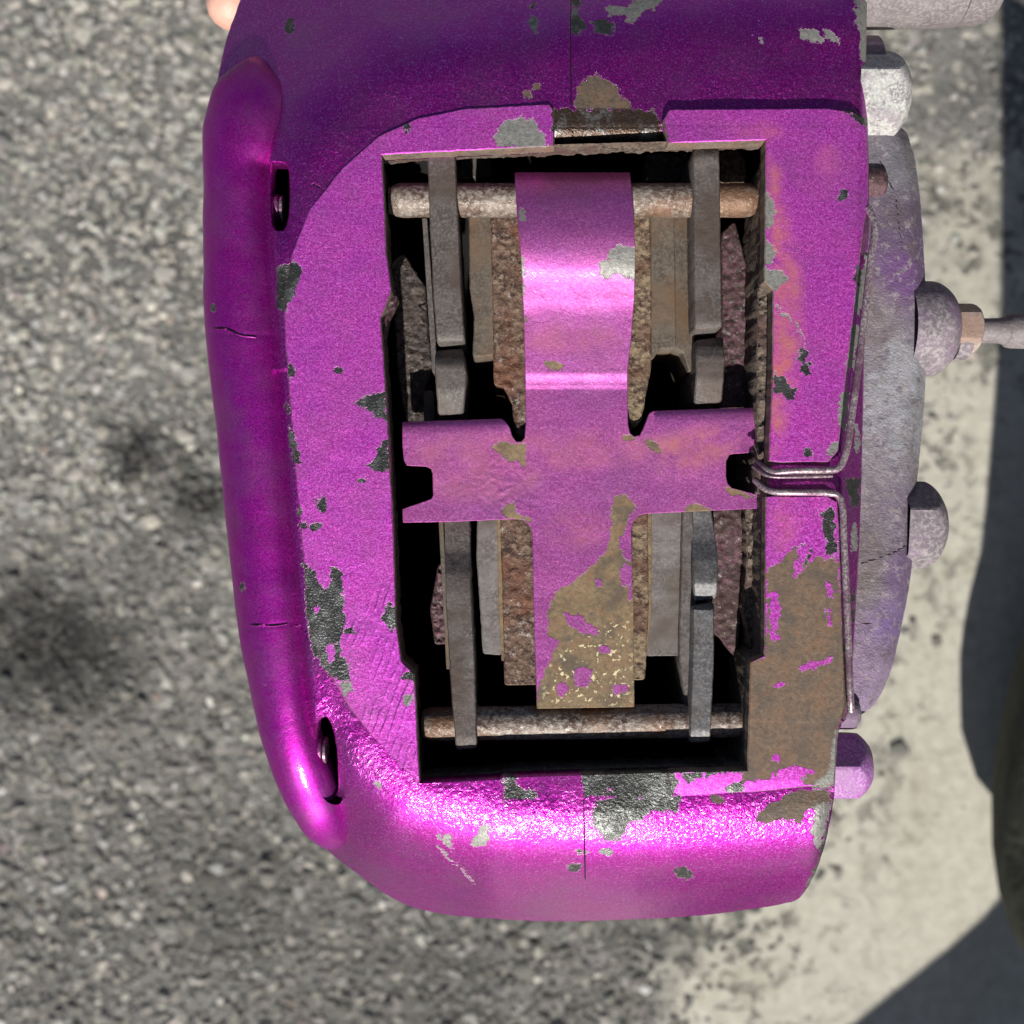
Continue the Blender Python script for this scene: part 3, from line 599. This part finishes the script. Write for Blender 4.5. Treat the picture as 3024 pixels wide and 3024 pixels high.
for name_, sl_ in (('rib_pocket', SLOT1), ('rib_pocket', SLOT2)):
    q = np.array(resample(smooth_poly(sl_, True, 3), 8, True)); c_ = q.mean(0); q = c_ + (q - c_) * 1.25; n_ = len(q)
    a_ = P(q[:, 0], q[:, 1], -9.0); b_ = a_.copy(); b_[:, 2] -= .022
    new_obj(name_, np.concatenate([a_, b_]), [(i, (i + 1) % n_, n_ + (i + 1) % n_, n_ + i) for i in range(n_)] + [tuple(range(n_, 2 * n_))], M_shade, CAL, 0)  # box added behind each slot, same painted shade keeps it dark
# eyes in the two slots beside the rib
for cu, cv in ((527, 392), (608, 1412)):
    tube('pin_end', [px(cu + k, cv, -9.5) for k in (-16, -6, 0, 2)], [.0030, .0031, .0031, .0027], M_tube2, CAL, 28)
    tube('lock_ring', [px(cu + k, cv + 3, -10.2) for k in (3.5, 4.5, 9, 10)], [.0029, .0033, .0033, .0029], M_wire, CAL, 28)

# pads: backing plates, shims, linings seen edge-on
def slab(name, poly, z, mat, parent, depth=26, rough=.15, sp=7, jit=.8, lip=.3, r=4, zf=None, seed=3):
    return sheet(name, round_poly(poly, r), zf or flat(z, .12), mat, parent, sp=sp, wall=depth, jit=jit, lip=lip, worn=False, rough=rough, rows=3, seed=seed, smooth=45)
padL = empty('brake_pad', px(900, 900, -12), CAL); padR = empty('brake_pad', px(1270, 900, -12), CAL)
for o_ in (padL, padR): o_.matrix_parent_inverse.identity()
def slab_in(pad, *a, **kw):
    o = slab(*a, pad, **kw); o.location = -Vector(pad.location); return o
def zear(z0, z1, v0, v1): return lambda u, v: np.interp(np.asarray(v, float), [v0, v0 + 12, v1 - 10, v1], [z0 - 1.2, z0, z1, z1 - .8]) + 0 * np.asarray(u)
SL = lambda *a, **k: slab_in(padL, a[0], a[1], a[2], a[3], **k)
SR = lambda *a, **k: slab_in(padR, a[0], a[1], a[2], a[3], **k)
SL('backing_plate', [(808, 280), (856, 280), (862, 420), (869, 560), (874, 640), (826, 646), (820, 560), (813, 420)], -5.2, M_iron, zf=zear(-5.6, -6.5, 280, 646))
SL('backing_plate', [(822, 664), (872, 660), (878, 705), (873, 778), (829, 781), (824, 720)], -9, M_iron, zf=lambda u, v: np.interp(np.asarray(v, float), [660, 672, 690, 735, 781], [-13, -10.5, -8.8, -9.0, -11.2]) + 0 * np.asarray(u))
SL('anti_rattle_shim', [(797, 412), (805, 412), (821, 640), (822, 700), (816, 700), (809, 600)], -11, M_iron, lip=.1, r=1, jit=.3)
SL('pad_plate', [(887, 398), (926, 398), (930, 540), (931, 668), (894, 671), (897, 600), (888, 540)], -13.5, M_shim)
SL('friction_lining', [(927, 398), (980, 396), (988, 520), (993, 640), (994, 810), (984, 824), (974, 812), (968, 760), (951, 727), (934, 724), (932, 600)], -12.8, M_rust, rough=.5, sp=5)
SL('backing_plate', [(838, 960), (884, 960), (886, 1100), (893, 1250), (898, 1410), (862, 1413), (853, 1300), (844, 1150)], -6, M_iron, zf=lambda u, v: np.interp(np.asarray(v, float), [960, 985, 1040, 1085, 1120, 1390, 1413], [-11.6, -11.6, -10.6, -7.6, -6.6, -5.8, -6.8]) + 0 * np.asarray(u))
SL('anti_rattle_shim', [(827, 960), (834, 960), (850, 1262), (843, 1262)], -10, M_shim, lip=.1, r=1, jit=.3)
SL('pad_plate', [(903, 960), (937, 960), (941, 1150), (945, 1234), (913, 1232), (908, 1150), (901, 1050)], -13, M_shimg)
SL('lining_edge', [(938, 960), (944, 960), (950, 1150), (952, 1246), (947, 1246), (942, 1150)], -12.8, M_line, lip=.1, r=1, jit=.3)
SL('friction_lining', [(945, 960), (986, 960), (1004, 1000), (1010, 1150), (1015, 1290), (954, 1291), (951, 1150)], -12.2, M_rust, rough=.5, sp=5)
SR('friction_lining', [(1197, 396), (1223, 396), (1227, 560), (1227, 690), (1217, 742), (1209, 794), (1194, 806), (1184, 786), (1183, 690), (1190, 640), (1196, 560)], -12.8, M_rustpale, rough=.5, sp=5)
SR('pad_plate', [(1229, 396), (1270, 396), (1272, 500), (1274, 655), (1245, 656), (1230, 676)], -13.6, M_shim)
SR('pad_plate', [(1271, 396), (1309, 396), (1309, 660), (1303, 700), (1291, 664), (1275, 655)], -14.4, M_shim, zf=lambda u, v: -14.2 - (np.asarray(u) - 1271) * .05 + 0 * np.asarray(v))
SR('backing_plate', [(1310, 282), (1355, 282), (1357, 400), (1360, 618), (1313, 622), (1311, 500)], -5.2, M_iron, zf=zear(-5.6, -6.5, 282, 622))
SR('backing_plate', [(1314, 644), (1362, 638), (1366, 680), (1360, 757), (1312, 759), (1316, 700)], -9, M_iron, zf=lambda u, v: np.interp(np.asarray(v, float), [638, 652, 675, 715, 759], [-13, -10.2, -8.6, -8.9, -11.2]) + 0 * np.asarray(u))
SR('friction_lining', [(1194, 960), (1220, 960), (1222, 1150), (1215, 1281), (1197, 1281), (1193, 1100)], -12.2, M_rustpale, rough=.5, sp=5)
SR('lining_edge', [(1221, 960), (1229, 960), (1228, 1150), (1220, 1238), (1215, 1238), (1221, 1150)], -12.6, M_line, lip=.1, r=1, jit=.3)
SR('pad_plate', [(1230, 960), (1288, 960), (1286, 1100), (1280, 1235), (1222, 1236)], -13.2, M_shimg)
SR('pad_plate', [(1290, 960), (1305, 960), (1312, 1120), (1310, 1395), (1302, 1392), (1293, 1320), (1283, 1240)], -11, M_iron)
SR('backing_plate', [(1304, 960), (1340, 960), (1350, 1030), (1354, 1080), (1350, 1128), (1312, 1132), (1309, 1060)], -6, M_steel, zf=lambda u, v: np.interp(np.asarray(v, float), [960, 990, 1020, 1060, 1100, 1132], [-11.6, -11.6, -10.8, -8.4, -7.2, -9.5]) + 0 * np.asarray(u))
SR('backing_plate', [(1310, 1146), (1345, 1138), (1345, 1250), (1338, 1398), (1303, 1400), (1309, 1250)], -5, M_steel, zf=lambda u, v: np.interp(np.asarray(v, float), [1138, 1150, 1380, 1400], [-9, -6.3, -5.4, -6.6]) + 0 * np.asarray(u))
# crusts deeper in
slab('dirt_crust', [(740, 495), (760, 480), (800, 540), (806, 640), (815, 690), (800, 740), (800, 800), (768, 800), (752, 700), (746, 600)], -22, M_boot, CAL, rough=.9, sp=5)
slab('dirt_crust', [(716, 575), (742, 555), (748, 560), (728, 600), (722, 640)], -4, M_mauve, CAL, depth=6, rough=.5, sp=4)
slab('carrier_lug', [(800, 740), (817, 738), (820, 798), (802, 798)], -17, M_iron, CAL)
slab('dirt_crust', [(1364, 440), (1385, 420), (1412, 520), (1426, 600), (1424, 765), (1362, 768), (1364, 600)], -20, M_mauve, CAL, rough=.6, sp=5)
slab('dirt_crust', [(1222, 292), (1298, 290), (1300, 338), (1222, 340)], -24, M_boot, CAL, rough=1.2, sp=5)
slab('dirt_crust', [(1362, 286), (1390, 284), (1404, 300), (1408, 340), (1362, 340)], -22, M_rustpale, CAL, rough=1.0, sp=5)
slab('gasket_strip', [(1432, 540), (1450, 545), (1453, 700), (1450, 862), (1446, 930), (1432, 930), (1430, 700)], -6.5, M_wall, CAL, rough=.9, sp=5)
slab('gasket_strip', [(1408, 960), (1440, 950), (1446, 1000), (1440, 1235), (1420, 1235), (1405, 1150), (1412, 1050)], -13, M_wall, CAL, rough=1.0, sp=5)
slab('dirt_crust', [(1346, 960), (1400, 955), (1402, 1080), (1396, 1170), (1388, 1240), (1362, 1205), (1347, 1190)], -18, M_mauve, CAL, rough=.5, sp=5)
slab('dirt_crust', [(828, 1070), (838, 1060), (846, 1130), (848, 1212), (822, 1214), (814, 1150)], -18, M_mauve, CAL, rough=.9, sp=4)
slab('carrier_lug', [(868, 300), (888, 296), (925, 300), (925, 330), (868, 335)], -34, M_iron, CAL, depth=8)

# retaining pins
def pin(v, u0, u1, z):
    n = 60; pts = []; rr = []
    for i in range(n + 1):
        u = u0 + (u1 - u0) * i / n; pts.append(px(u, v + (0 if v < 900 else (u0 - u) * .012), z))
        e = min(i, n - i); rr.append(.0041 * (.78 if e == 0 else .95 if e == 1 else 1))
    o = tube('retaining_pin', pts, rr, M_pin, CAL, 36, jit=.03); return o
pin(378, 735, 1428, -11.2); pin(1366, 797, 1412, -11.2)
tube('pin_end', [px(u, 346, -13) for u in (1622, 1650, 1664, 1669)], [.0037, .0037, .0034, .0026], M_mauve, CAL, 28)
tube('pin_end', [px(u, 1345, -13) for u in (1580, 1604, 1612, 1618)], [.0040, .0040, .0038, .0030], M_boltviolet, CAL, 28)

# cross-shaped spring clip
SPR = [(972, 326), (976, 400), (984, 480), (989, 600), (992, 700), (993, 800), (991, 826), (984, 834), (974, 834), (966, 824), (960, 806), (954, 797), (946, 791), (760, 797), (760, 840), (763, 868), (768, 877), (804, 879), (814, 884), (817, 894), (818, 935), (814, 942), (803, 946), (760, 961), (761, 985),
       (860, 983), (970, 978), (988, 980), (1000, 990), (1005, 1002), (1008, 1150), (1014, 1336), (1196, 1333), (1194, 1150), (1190, 1000), (1194, 984), (1204, 972), (1218, 968), (1438, 958), (1440, 937), (1380, 921), (1372, 912), (1369, 900), (1369, 870), (1375, 858), (1384, 855), (1412, 853), (1420, 848), (1423, 838), (1426, 770),
       (1234, 776), (1226, 780), (1216, 806), (1208, 822), (1196, 824), (1188, 818), (1184, 800), (1183, 700), (1190, 640), (1196, 560), (1198, 470), (1193, 380), (1188, 326)]
PV = [326, 340, 360, 390, 430, 465, 500, 530, 560, 600, 690, 704, 716, 730, 760, 985, 1336]
PZ = [-8.6, -6.2, -4.4, -2.5, -1.2, -1.2, -2.1, -3.6, -4.9, -6.3, -7.8, -8.0, -8.5, -8.9, -9.2, -9.4, -7.2]
cv = np.array(smooth_poly(list(zip(PV, PZ)), False, 8))
def zspring(u, v):
    u = np.asarray(u, float); v = np.asarray(v, float); z = np.interp(v, cv[:, 0], cv[:, 1])
    arm = ((u < 955) | (u > 1235)) & (v < 990) & (v > 760)
    top = np.interp(u, [757, 957, 1228, 1426], [797, 791, 776, 769])
    z = np.where(arm, z - np.interp(v - top, [0, 8, 20], [1.1, .25, 0]), z)
    z = z - .5 * np.clip((800 - u) / 45, 0, 1) - .5 * np.clip((u - 1395) / 45, 0, 1)
    lump = np.exp(-(((u - 950) / 80) ** 2 + ((v - 920) / 50) ** 2))
    z = z + .12 * np.array([mnoise.noise(Vector((a * .02, b * .02, 2))) for a, b in zip(u, v)]) + .22 * lump * np.array([mnoise.noise(Vector((a * .16, b * .16, 4))) for a, b in zip(u, v)])
    return z
spring = sheet('spring_clip', SPR, zspring, M_clip, CAL, sp=4.5, wall=1.0, lip=.15, jit=.35, seed=21)
spring['label'] = 'cross-shaped purple spring clip, its lower end worn to tan primer'

# wire clip bent round the right-hand face
def wire(pts2, z, r=.00052, name='wire_clip'):
    p = smooth_poly([(a, b, c) for (a, b), c in zip(pts2, z)], False, 8)
    return tube(name, [px(*q) for q in p], r, M_wire, CAL, 12)
wire([(1638, 392), (1649, 420), (1650, 445), (1645, 475), (1626, 640), (1605, 800), (1597, 850), (1584, 881), (1560, 887), (1500, 888), (1455, 890), (1428, 872)], [-1, -.2, .2, .5, .6, .6, .6, .5, .4, .3, -1, -4], r=.00085)
wire([(1424, 905), (1452, 926), (1500, 929), (1560, 930), (1582, 936), (1590, 960), (1592, 1010), (1598, 1150), (1604, 1300), (1606, 1342)], [-4, -1, .4, .5, .6, .7, .7, .6, .3, -.8], r=.0008)
wire([(1420, 880), (1450, 898), (1500, 900), (1570, 898)], [-3, -.5, .2, -.4], r=.0004)

# side casting at the right with its tints
CV = [(1585, 250), (1640, 236), (1700, 243), (1716, 272), (1729, 330), (1739, 440), (1745, 560), (1746, 640), (1742, 760), (1733, 860), (1724, 950), (1719, 1060), (1709, 1130), (1697, 1190), (1682, 1255), (1662, 1305), (1640, 1336), (1612, 1352), (1580, 1350)]
def zcov(u, v):
    u = np.asarray(u, float); v = np.asarray(v, float)
    e = np.interp(v, [q[1] for q in CV[2:-1]], [q[0] for q in CV[2:-1]])
    rel = e - u
    z = -12.5 - 1.2 * np.clip((40 - rel) / 40, 0, 1) ** 2 * 1.5 - np.where(rel < 14, (14 - rel) * .16, 0)
    z -= np.where((v < 470), np.clip((rel - 22) / 6, -1, 0) * -.7 * 0, 0)
    return z + .5 * np.sin(v * .006) + np.array([.25 * mnoise.noise(Vector((a * .03, b * .03, 7))) for a, b in zip(u, v)])
cover = sheet('side_casting', smooth_poly(CV[:-1], False, 3) + [CV[-1]], zcov, M_cover, CAL, sp=6, wall=40, lip=.4, jit=.9, seed=31)
me = cover.data; n = len(me.vertices); xyz = np.empty(n * 3); me.vertices.foreach_get('co', xyz); xyz = xyz.reshape(-1, 3); s_ = (D - xyz[:, 2]) / D
cu_ = 966 + xyz[:, 0] / K / s_; cv_ = 966 - xyz[:, 1] / K / s_
anchors = [((1690, 300), (.20, .20, .22), .2), ((1720, 300), (.26, .25, .26), .4), ((1700, 430), (.15, .10, .18), .0), ((1700, 520), (.20, .08, .26), .15), ((1660, 600), (.30, .26, .28), .5), ((1700, 700), (.36, .36, .38), 1.0), ((1690, 820), (.36, .35, .38), .9),
           ((1660, 900), (.34, .30, .32), .5), ((1690, 950), (.27, .22, .28), .5), ((1660, 1030), (.27, .23, .25), .2), ((1695, 1080), (.22, .13, .27), .0), ((1640, 1100), (.30, .27, .26), .2), ((1680, 1180), (.27, .17, .38), .0), ((1640, 1250), (.34, .25, .36), .1), ((1650, 1300), (.38, .28, .42), .1)]
wsum = np.zeros(n); tc = np.zeros((n, 4)); ox = np.zeros(n)
for (a, b), c, o_ in anchors:
    ww = 1 / (((cu_ - a) * 1.4) ** 2 + (cv_ - b) ** 2 + 400) ** 1.6; wsum += ww; tc[:, :3] += ww[:, None] * np.array(c); ox += ww * o_
tc /= wsum[:, None]; tc[:, 3] = 1; ox /= wsum
a_ = me.attributes.new('tint', 'FLOAT_COLOR', 'POINT'); a_.data.foreach_set('color', tc.astype(np.float32).ravel())
a_ = me.attributes.new('oxide', 'FLOAT', 'POINT'); a_.data.foreach_set('value', (ox - .25).astype(np.float32))
cr = np.maximum(np.maximum(2.0 - linedist(np.stack([cu_, cv_], 1), [(1622, 1064), (1636, 1058), (1660, 1052), (1690, 1040), (1720, 1022)]), 1.6 - linedist(np.stack([cu_, cv_], 1), [(1620, 1178), (1645, 1174)])),
                1.4 - linedist(np.stack([cu_, cv_], 1), [(1660, 300), (1690, 370), (1702, 470)])) - 0
me.attributes['chip'].data.foreach_set('value', np.clip(cr, -50, 50).astype(np.float32))

# bolts lying along +x
def bolt(u0, u1, v0, v1, z, mat, name='hex_bolt', hexed=True, dome=.5, label=None, tilt=0.0):
    s = (D - z * 1e-3) / D; R = (v1 - v0) / 2 * K * s; vc = (v0 + v1) / 2; c0 = np.array(P(u0, vc, z)); c1 = np.array(P(u1, vc, z)); Ln = c1[0] - c0[0]
    seg = 72; xs = np.concatenate([[0, .1, .25, .4], np.linspace(.5, 1, 16)]); co = []; faces = []
    for x in xs:
        q = max(0, (x - (1 - dome)) / dome); cone = R * (1 - .42 * q ** 2.4) if hexed else R * math.sqrt(max(0, 1 - .82 * q ** 2))
        for k in range(seg):
            th = 2 * math.pi * k / seg
            if hexed:
                a = ((th - tilt) % (math.pi / 3)) - math.pi / 6; hr = R * math.cos(math.pi / 6) / math.cos(a)
                r = min(hr, cone) if x > .5 else hr
                r = min(r, R * .985)
            else: r = cone
            co.append((c0[0] + Ln * x, c0[1] + r * math.cos(th), c0[2] + r * math.sin(th)))
    n = len(xs)
    for i in range(n - 1):
        for k in range(seg): j = (k + 1) % seg; faces.append((i * seg + k, i * seg + j, (i + 1) * seg + j, (i + 1) * seg + k))
    faces.append(tuple((n - 1) * seg + k for k in range(seg)))
    o = new_obj(name, np.array(co), [f[::1] for f in faces], mat, CAL, 25)
    if label: o['label'] = label
    return o
bolt(1600, 1704, 100, 268, -13, M_boltpale, label='hex bolt head crusted with white oxide', dome=.45, tilt=math.radians(14))
bolt(1610, 1652, 74, 240, -19, M_boltviolet, name='washer', hexed=False, dome=.2)
bolt(1700, 1801, 532, 711, -22, M_boltviolet, name='bolt_boss', hexed=False, dome=.55)
bolt(1690, 1771, 906, 1076, -22, M_boltviolet, dome=.55, label='violet stained bolt head low on the side casting', tilt=math.radians(8))
bolt(1540, 1636, 1375, 1511, -13, M_boltpaint, dome=.5, label='bolt head under purple overspray', tilt=math.radians(22))
# bleed screw with its rubber hose
BS = empty('bleed_screw', px(1800, 620, -20), CAL)
def in_bs(o): o.parent = BS; o.location = -Vector(BS.location); return o
h = bolt(1790, 1846, 572, 668, -20, rust_mat('peach_rusted_nut', [(.40, .34, .30), (.24, .18, .15), (.52, .47, .42), (.34, .22, .17)], 260, 1200, .0003, .5, .2), name='hex_nut', dome=.3); in_bs(h)
in_bs(tube('nipple', [px(u, 624, -20) for u in (1840, 1862, 1884, 1896, 1902)], [.0031, .0031, .0032, .0036, .0037], M_grey, BS, 28))
in_bs(tube('hose_end', [px(u, 624 + (u - 1900) * .03, -20) for u in (1894, 1900, 1910, 1930, 1960, 2000, 2060)], [.0034, .0042, .0044, .0044, .0044, .0044, .0044], M_grey, BS, 28))
tube('banjo_washer', [px(u, 640, -21) for u in (1798, 1812, 1824)], [.0052, .0054, .0050], M_boltviolet, CAL, 32)
# mounting sleeve sticking out at the top right
tube('mounting_sleeve', [px(u, -42, -14) for u in (1600, 1640, 1700, 1760, 1808)], [.0119, .0119, .0118, .0116, .0115], M_grey, CAL, 48)
tube('mounting_sleeve', [px(u, -44, -14) for u in (1809, 1812, 1840, 1862, 1876, 1886)], [.0108, .0114, .0113, .0108, .0096, .0072], M_grey, CAL, 48)

# ------------------------------------------------------------ the person: hand behind the caliper, trouser leg at the right
PER = empty('person', (.52, -.2, GROUND)); tag(PER, 'person in dark olive trousers kneeling at the right, one fingertip showing behind the caliper', 'person')
def skinned(name, verts, edges, radii, mat, sub=2, root=0):
    me = bpy.data.meshes.new(name); me.from_pydata(verts, edges, []); o = bpy.data.objects.new(name, me); COL.objects.link(o)
    md = o.modifiers.new('skin', 'SKIN'); me.skin_vertices  # layer is made by the modifier
    if not me.skin_vertices: pass
    sv = me.skin_vertices[0].data
    for i, r in enumerate(radii): sv[i].radius = (r, r); sv[i].use_root = (i == root)
    md.use_smooth_shade = True
    s = o.modifiers.new('sub', 'SUBSURF'); s.levels = sub; s.render_levels = sub
    me.materials.append(mat); o.parent = PER; o.location = -Vector(PER.location); return o
def skin_mat():
    t = NT('pinkish_skin'); c = t.mix(t.ramp(t.noise(180, 4, .6), .35, .65), (.62, .33, .26), (.68, .40, .31))  # pinkish skin tone with random variation
    b = t.bump(t.noise(900, 4, .6), .0003, .5); t.b.inputs['Subsurface Weight'].default_value = .15; t.b.inputs['Subsurface Radius'].default_value = (.004, .0015, .0008)
    t.b.inputs['Subsurface Scale'].default_value = 1.0
    return t.fin(c, .5, 0, b)
M_skin = skin_mat()
def cloth_mat(name, ca, cb):
    t = NT(name); c = t.mix(t.ramp(t.noise(60, 4, .6), .35, .65), ca, cb); c = t.mix(t.ramp(t.noise(2500, 2), .3, .7, 0, .4), c, tuple(x * .6 for x in ca))
    h = t.math('ADD', t.math('MULTIPLY', t.noise(22, 3, .6, 1.5), 1.0), t.math('MULTIPLY', t.noise(2200, 2), .03)); return t.fin(c, .85, 0, t.bump(h, .012, .6), spec=.2)
M_trou = cloth_mat('olive_trouser_cloth', (.055, .056, .045), (.075, .076, .06)); M_shirt = cloth_mat('navy_shirt_cloth', (.03, .035, .05), (.04, .045, .06))
M_shoe = cloth_mat('dark_shoe', (.03, .028, .025), (.04, .035, .03)); M_hair = cloth_mat('brown_hair', (.05, .032, .02), (.07, .045, .028))
hip = (.66, -.30, -.12); chest = (.66, -.10, .22)
# body (skin): head, neck, arms and hands in one mesh
V = []; Ed = []; Rr = []
def chain(pts, rads, start=None):
    prev = start
    for p, r in zip(pts, rads):
        V.append(p); Rr.append(r); i = len(V) - 1
        if prev is not None: Ed.append((prev, i))
        prev = i
    return prev
ch = chain([(.42, .02, .38)], [.10])  # unseen torso and head, posed leaning over to block sky light
nk = chain([(.33, .08, .50), (.28, .10, .56)], [.055, .052], ch)
chain([(.22, .11, .60), (.16, .12, .65), (.12, .12, .68)], [.078, .092, .07], nk)
sh1 = chain([(.38, .19, .40), (.36, .34, .20), (.34, .38, .04), (.24, .36, -.03), (.10, .30, -.06), (.03, .26, -.075)], [.065, .05, .042, .036, .028, .026], ch)
palm = chain([(-.005, .225, -.086), (-.030, .20, -.090)], [.030, .034], sh1)
sh2 = chain([(.48, -.14, .40), (.46, -.20, .22), (.36, -.16, .24), (.20, -.03, .30)], [.06, .045, .035, .026], ch)
chain([(.15, .01, .31), (.12, .04, .315)], [.03, .028], sh2)
nb_ = len(V)
body_p = skinned('body', V, Ed, Rr, M_skin, 2)
# fingers: each its own chain rooted in the palm
def fingers():
    sets = [  # index reaches the left flank of the caliper and shows
        ([(-.036, .200, -.086), (-.060, .176, -.080), (-.078, .156, -.068), (-.0800, .1445, -.056), (-.0775, .1390, -.046)], [.0100, .0098, .0092, .0084, .0070]),
        ([(-.030, .205, -.084), (-.058, .196, -.074), (-.079, .184, -.060), (-.081, .180, -.046), (-.075, .178, -.036)], [.0098, .0095, .009, .0083, .007]),
        ([(-.020, .215, -.082), (-.050, .214, -.072), (-.072, .208, -.058), (-.073, .205, -.046), (-.067, .203, -.036)], [.0095, .0092, .0086, .008, .0066]),
        ([(-.010, .225, -.080), (-.038, .232, -.070), (-.056, .229, -.058), (-.057, .226, -.048), (-.052, .224, -.040)], [.0085, .008, .0075, .007, .006]),
        ([(-.025, .195, -.100), (-.012, .165, -.112), (.002, .140, -.114), (.012, .122, -.112)], [.013, .0115, .0105, .0085])]
    for pts, rr in sets:
        skinned('finger', pts, [(i, i + 1) for i in range(len(pts) - 1)], rr, M_skin, 2)
fingers()
skinned('shirt', [(.49, -.25, .0), (.46, -.13, .18), (.40, .01, .38), (.38, .18, .40), (.36, .32, .22), (.48, -.14, .40), (.465, -.19, .24), (.34, .07, .48)], [(0, 1), (1, 2), (2, 3), (3, 4), (2, 5), (5, 6), (2, 7)], [.135, .145, .155, .085, .068, .085, .062, .075], M_shirt)
skinned('trousers', [(.46, -.25, -.05), (.396, -.25, -.17), (.378, -.255, -.30), (.362, -.255, -.424), (.362, -.16, -.432), (.398, -.05, -.44), (.45, .08, -.45), (.47, -.46, -.18), (.38, -.63, -.275), (.15, -.78, -.275), (.20, -.90, -.38), (.27, -.98, -.45)],
        [(0, 1), (1, 2), (2, 3), (3, 4), (4, 5), (5, 6), (0, 7), (7, 8), (8, 9), (9, 10), (10, 11)], [.115, .098, .074, .070, .068, .062, .052, .095, .080, .070, .058, .050], M_trou)
for p in ((.46, .10, -.465), (.27, -.98, -.465)):
    skinned('shoe', [p, (p[0] + .03, p[1] + .07, p[2] - .004), (p[0] + .06, p[1] + .14, p[2] - .01)], [(0, 1), (1, 2)], [.036, .036, .028], M_shoe)
skinned('hair', [(.19, .12, .65), (.15, .12, .70)], [(0, 1)], [.094, .082], M_hair)
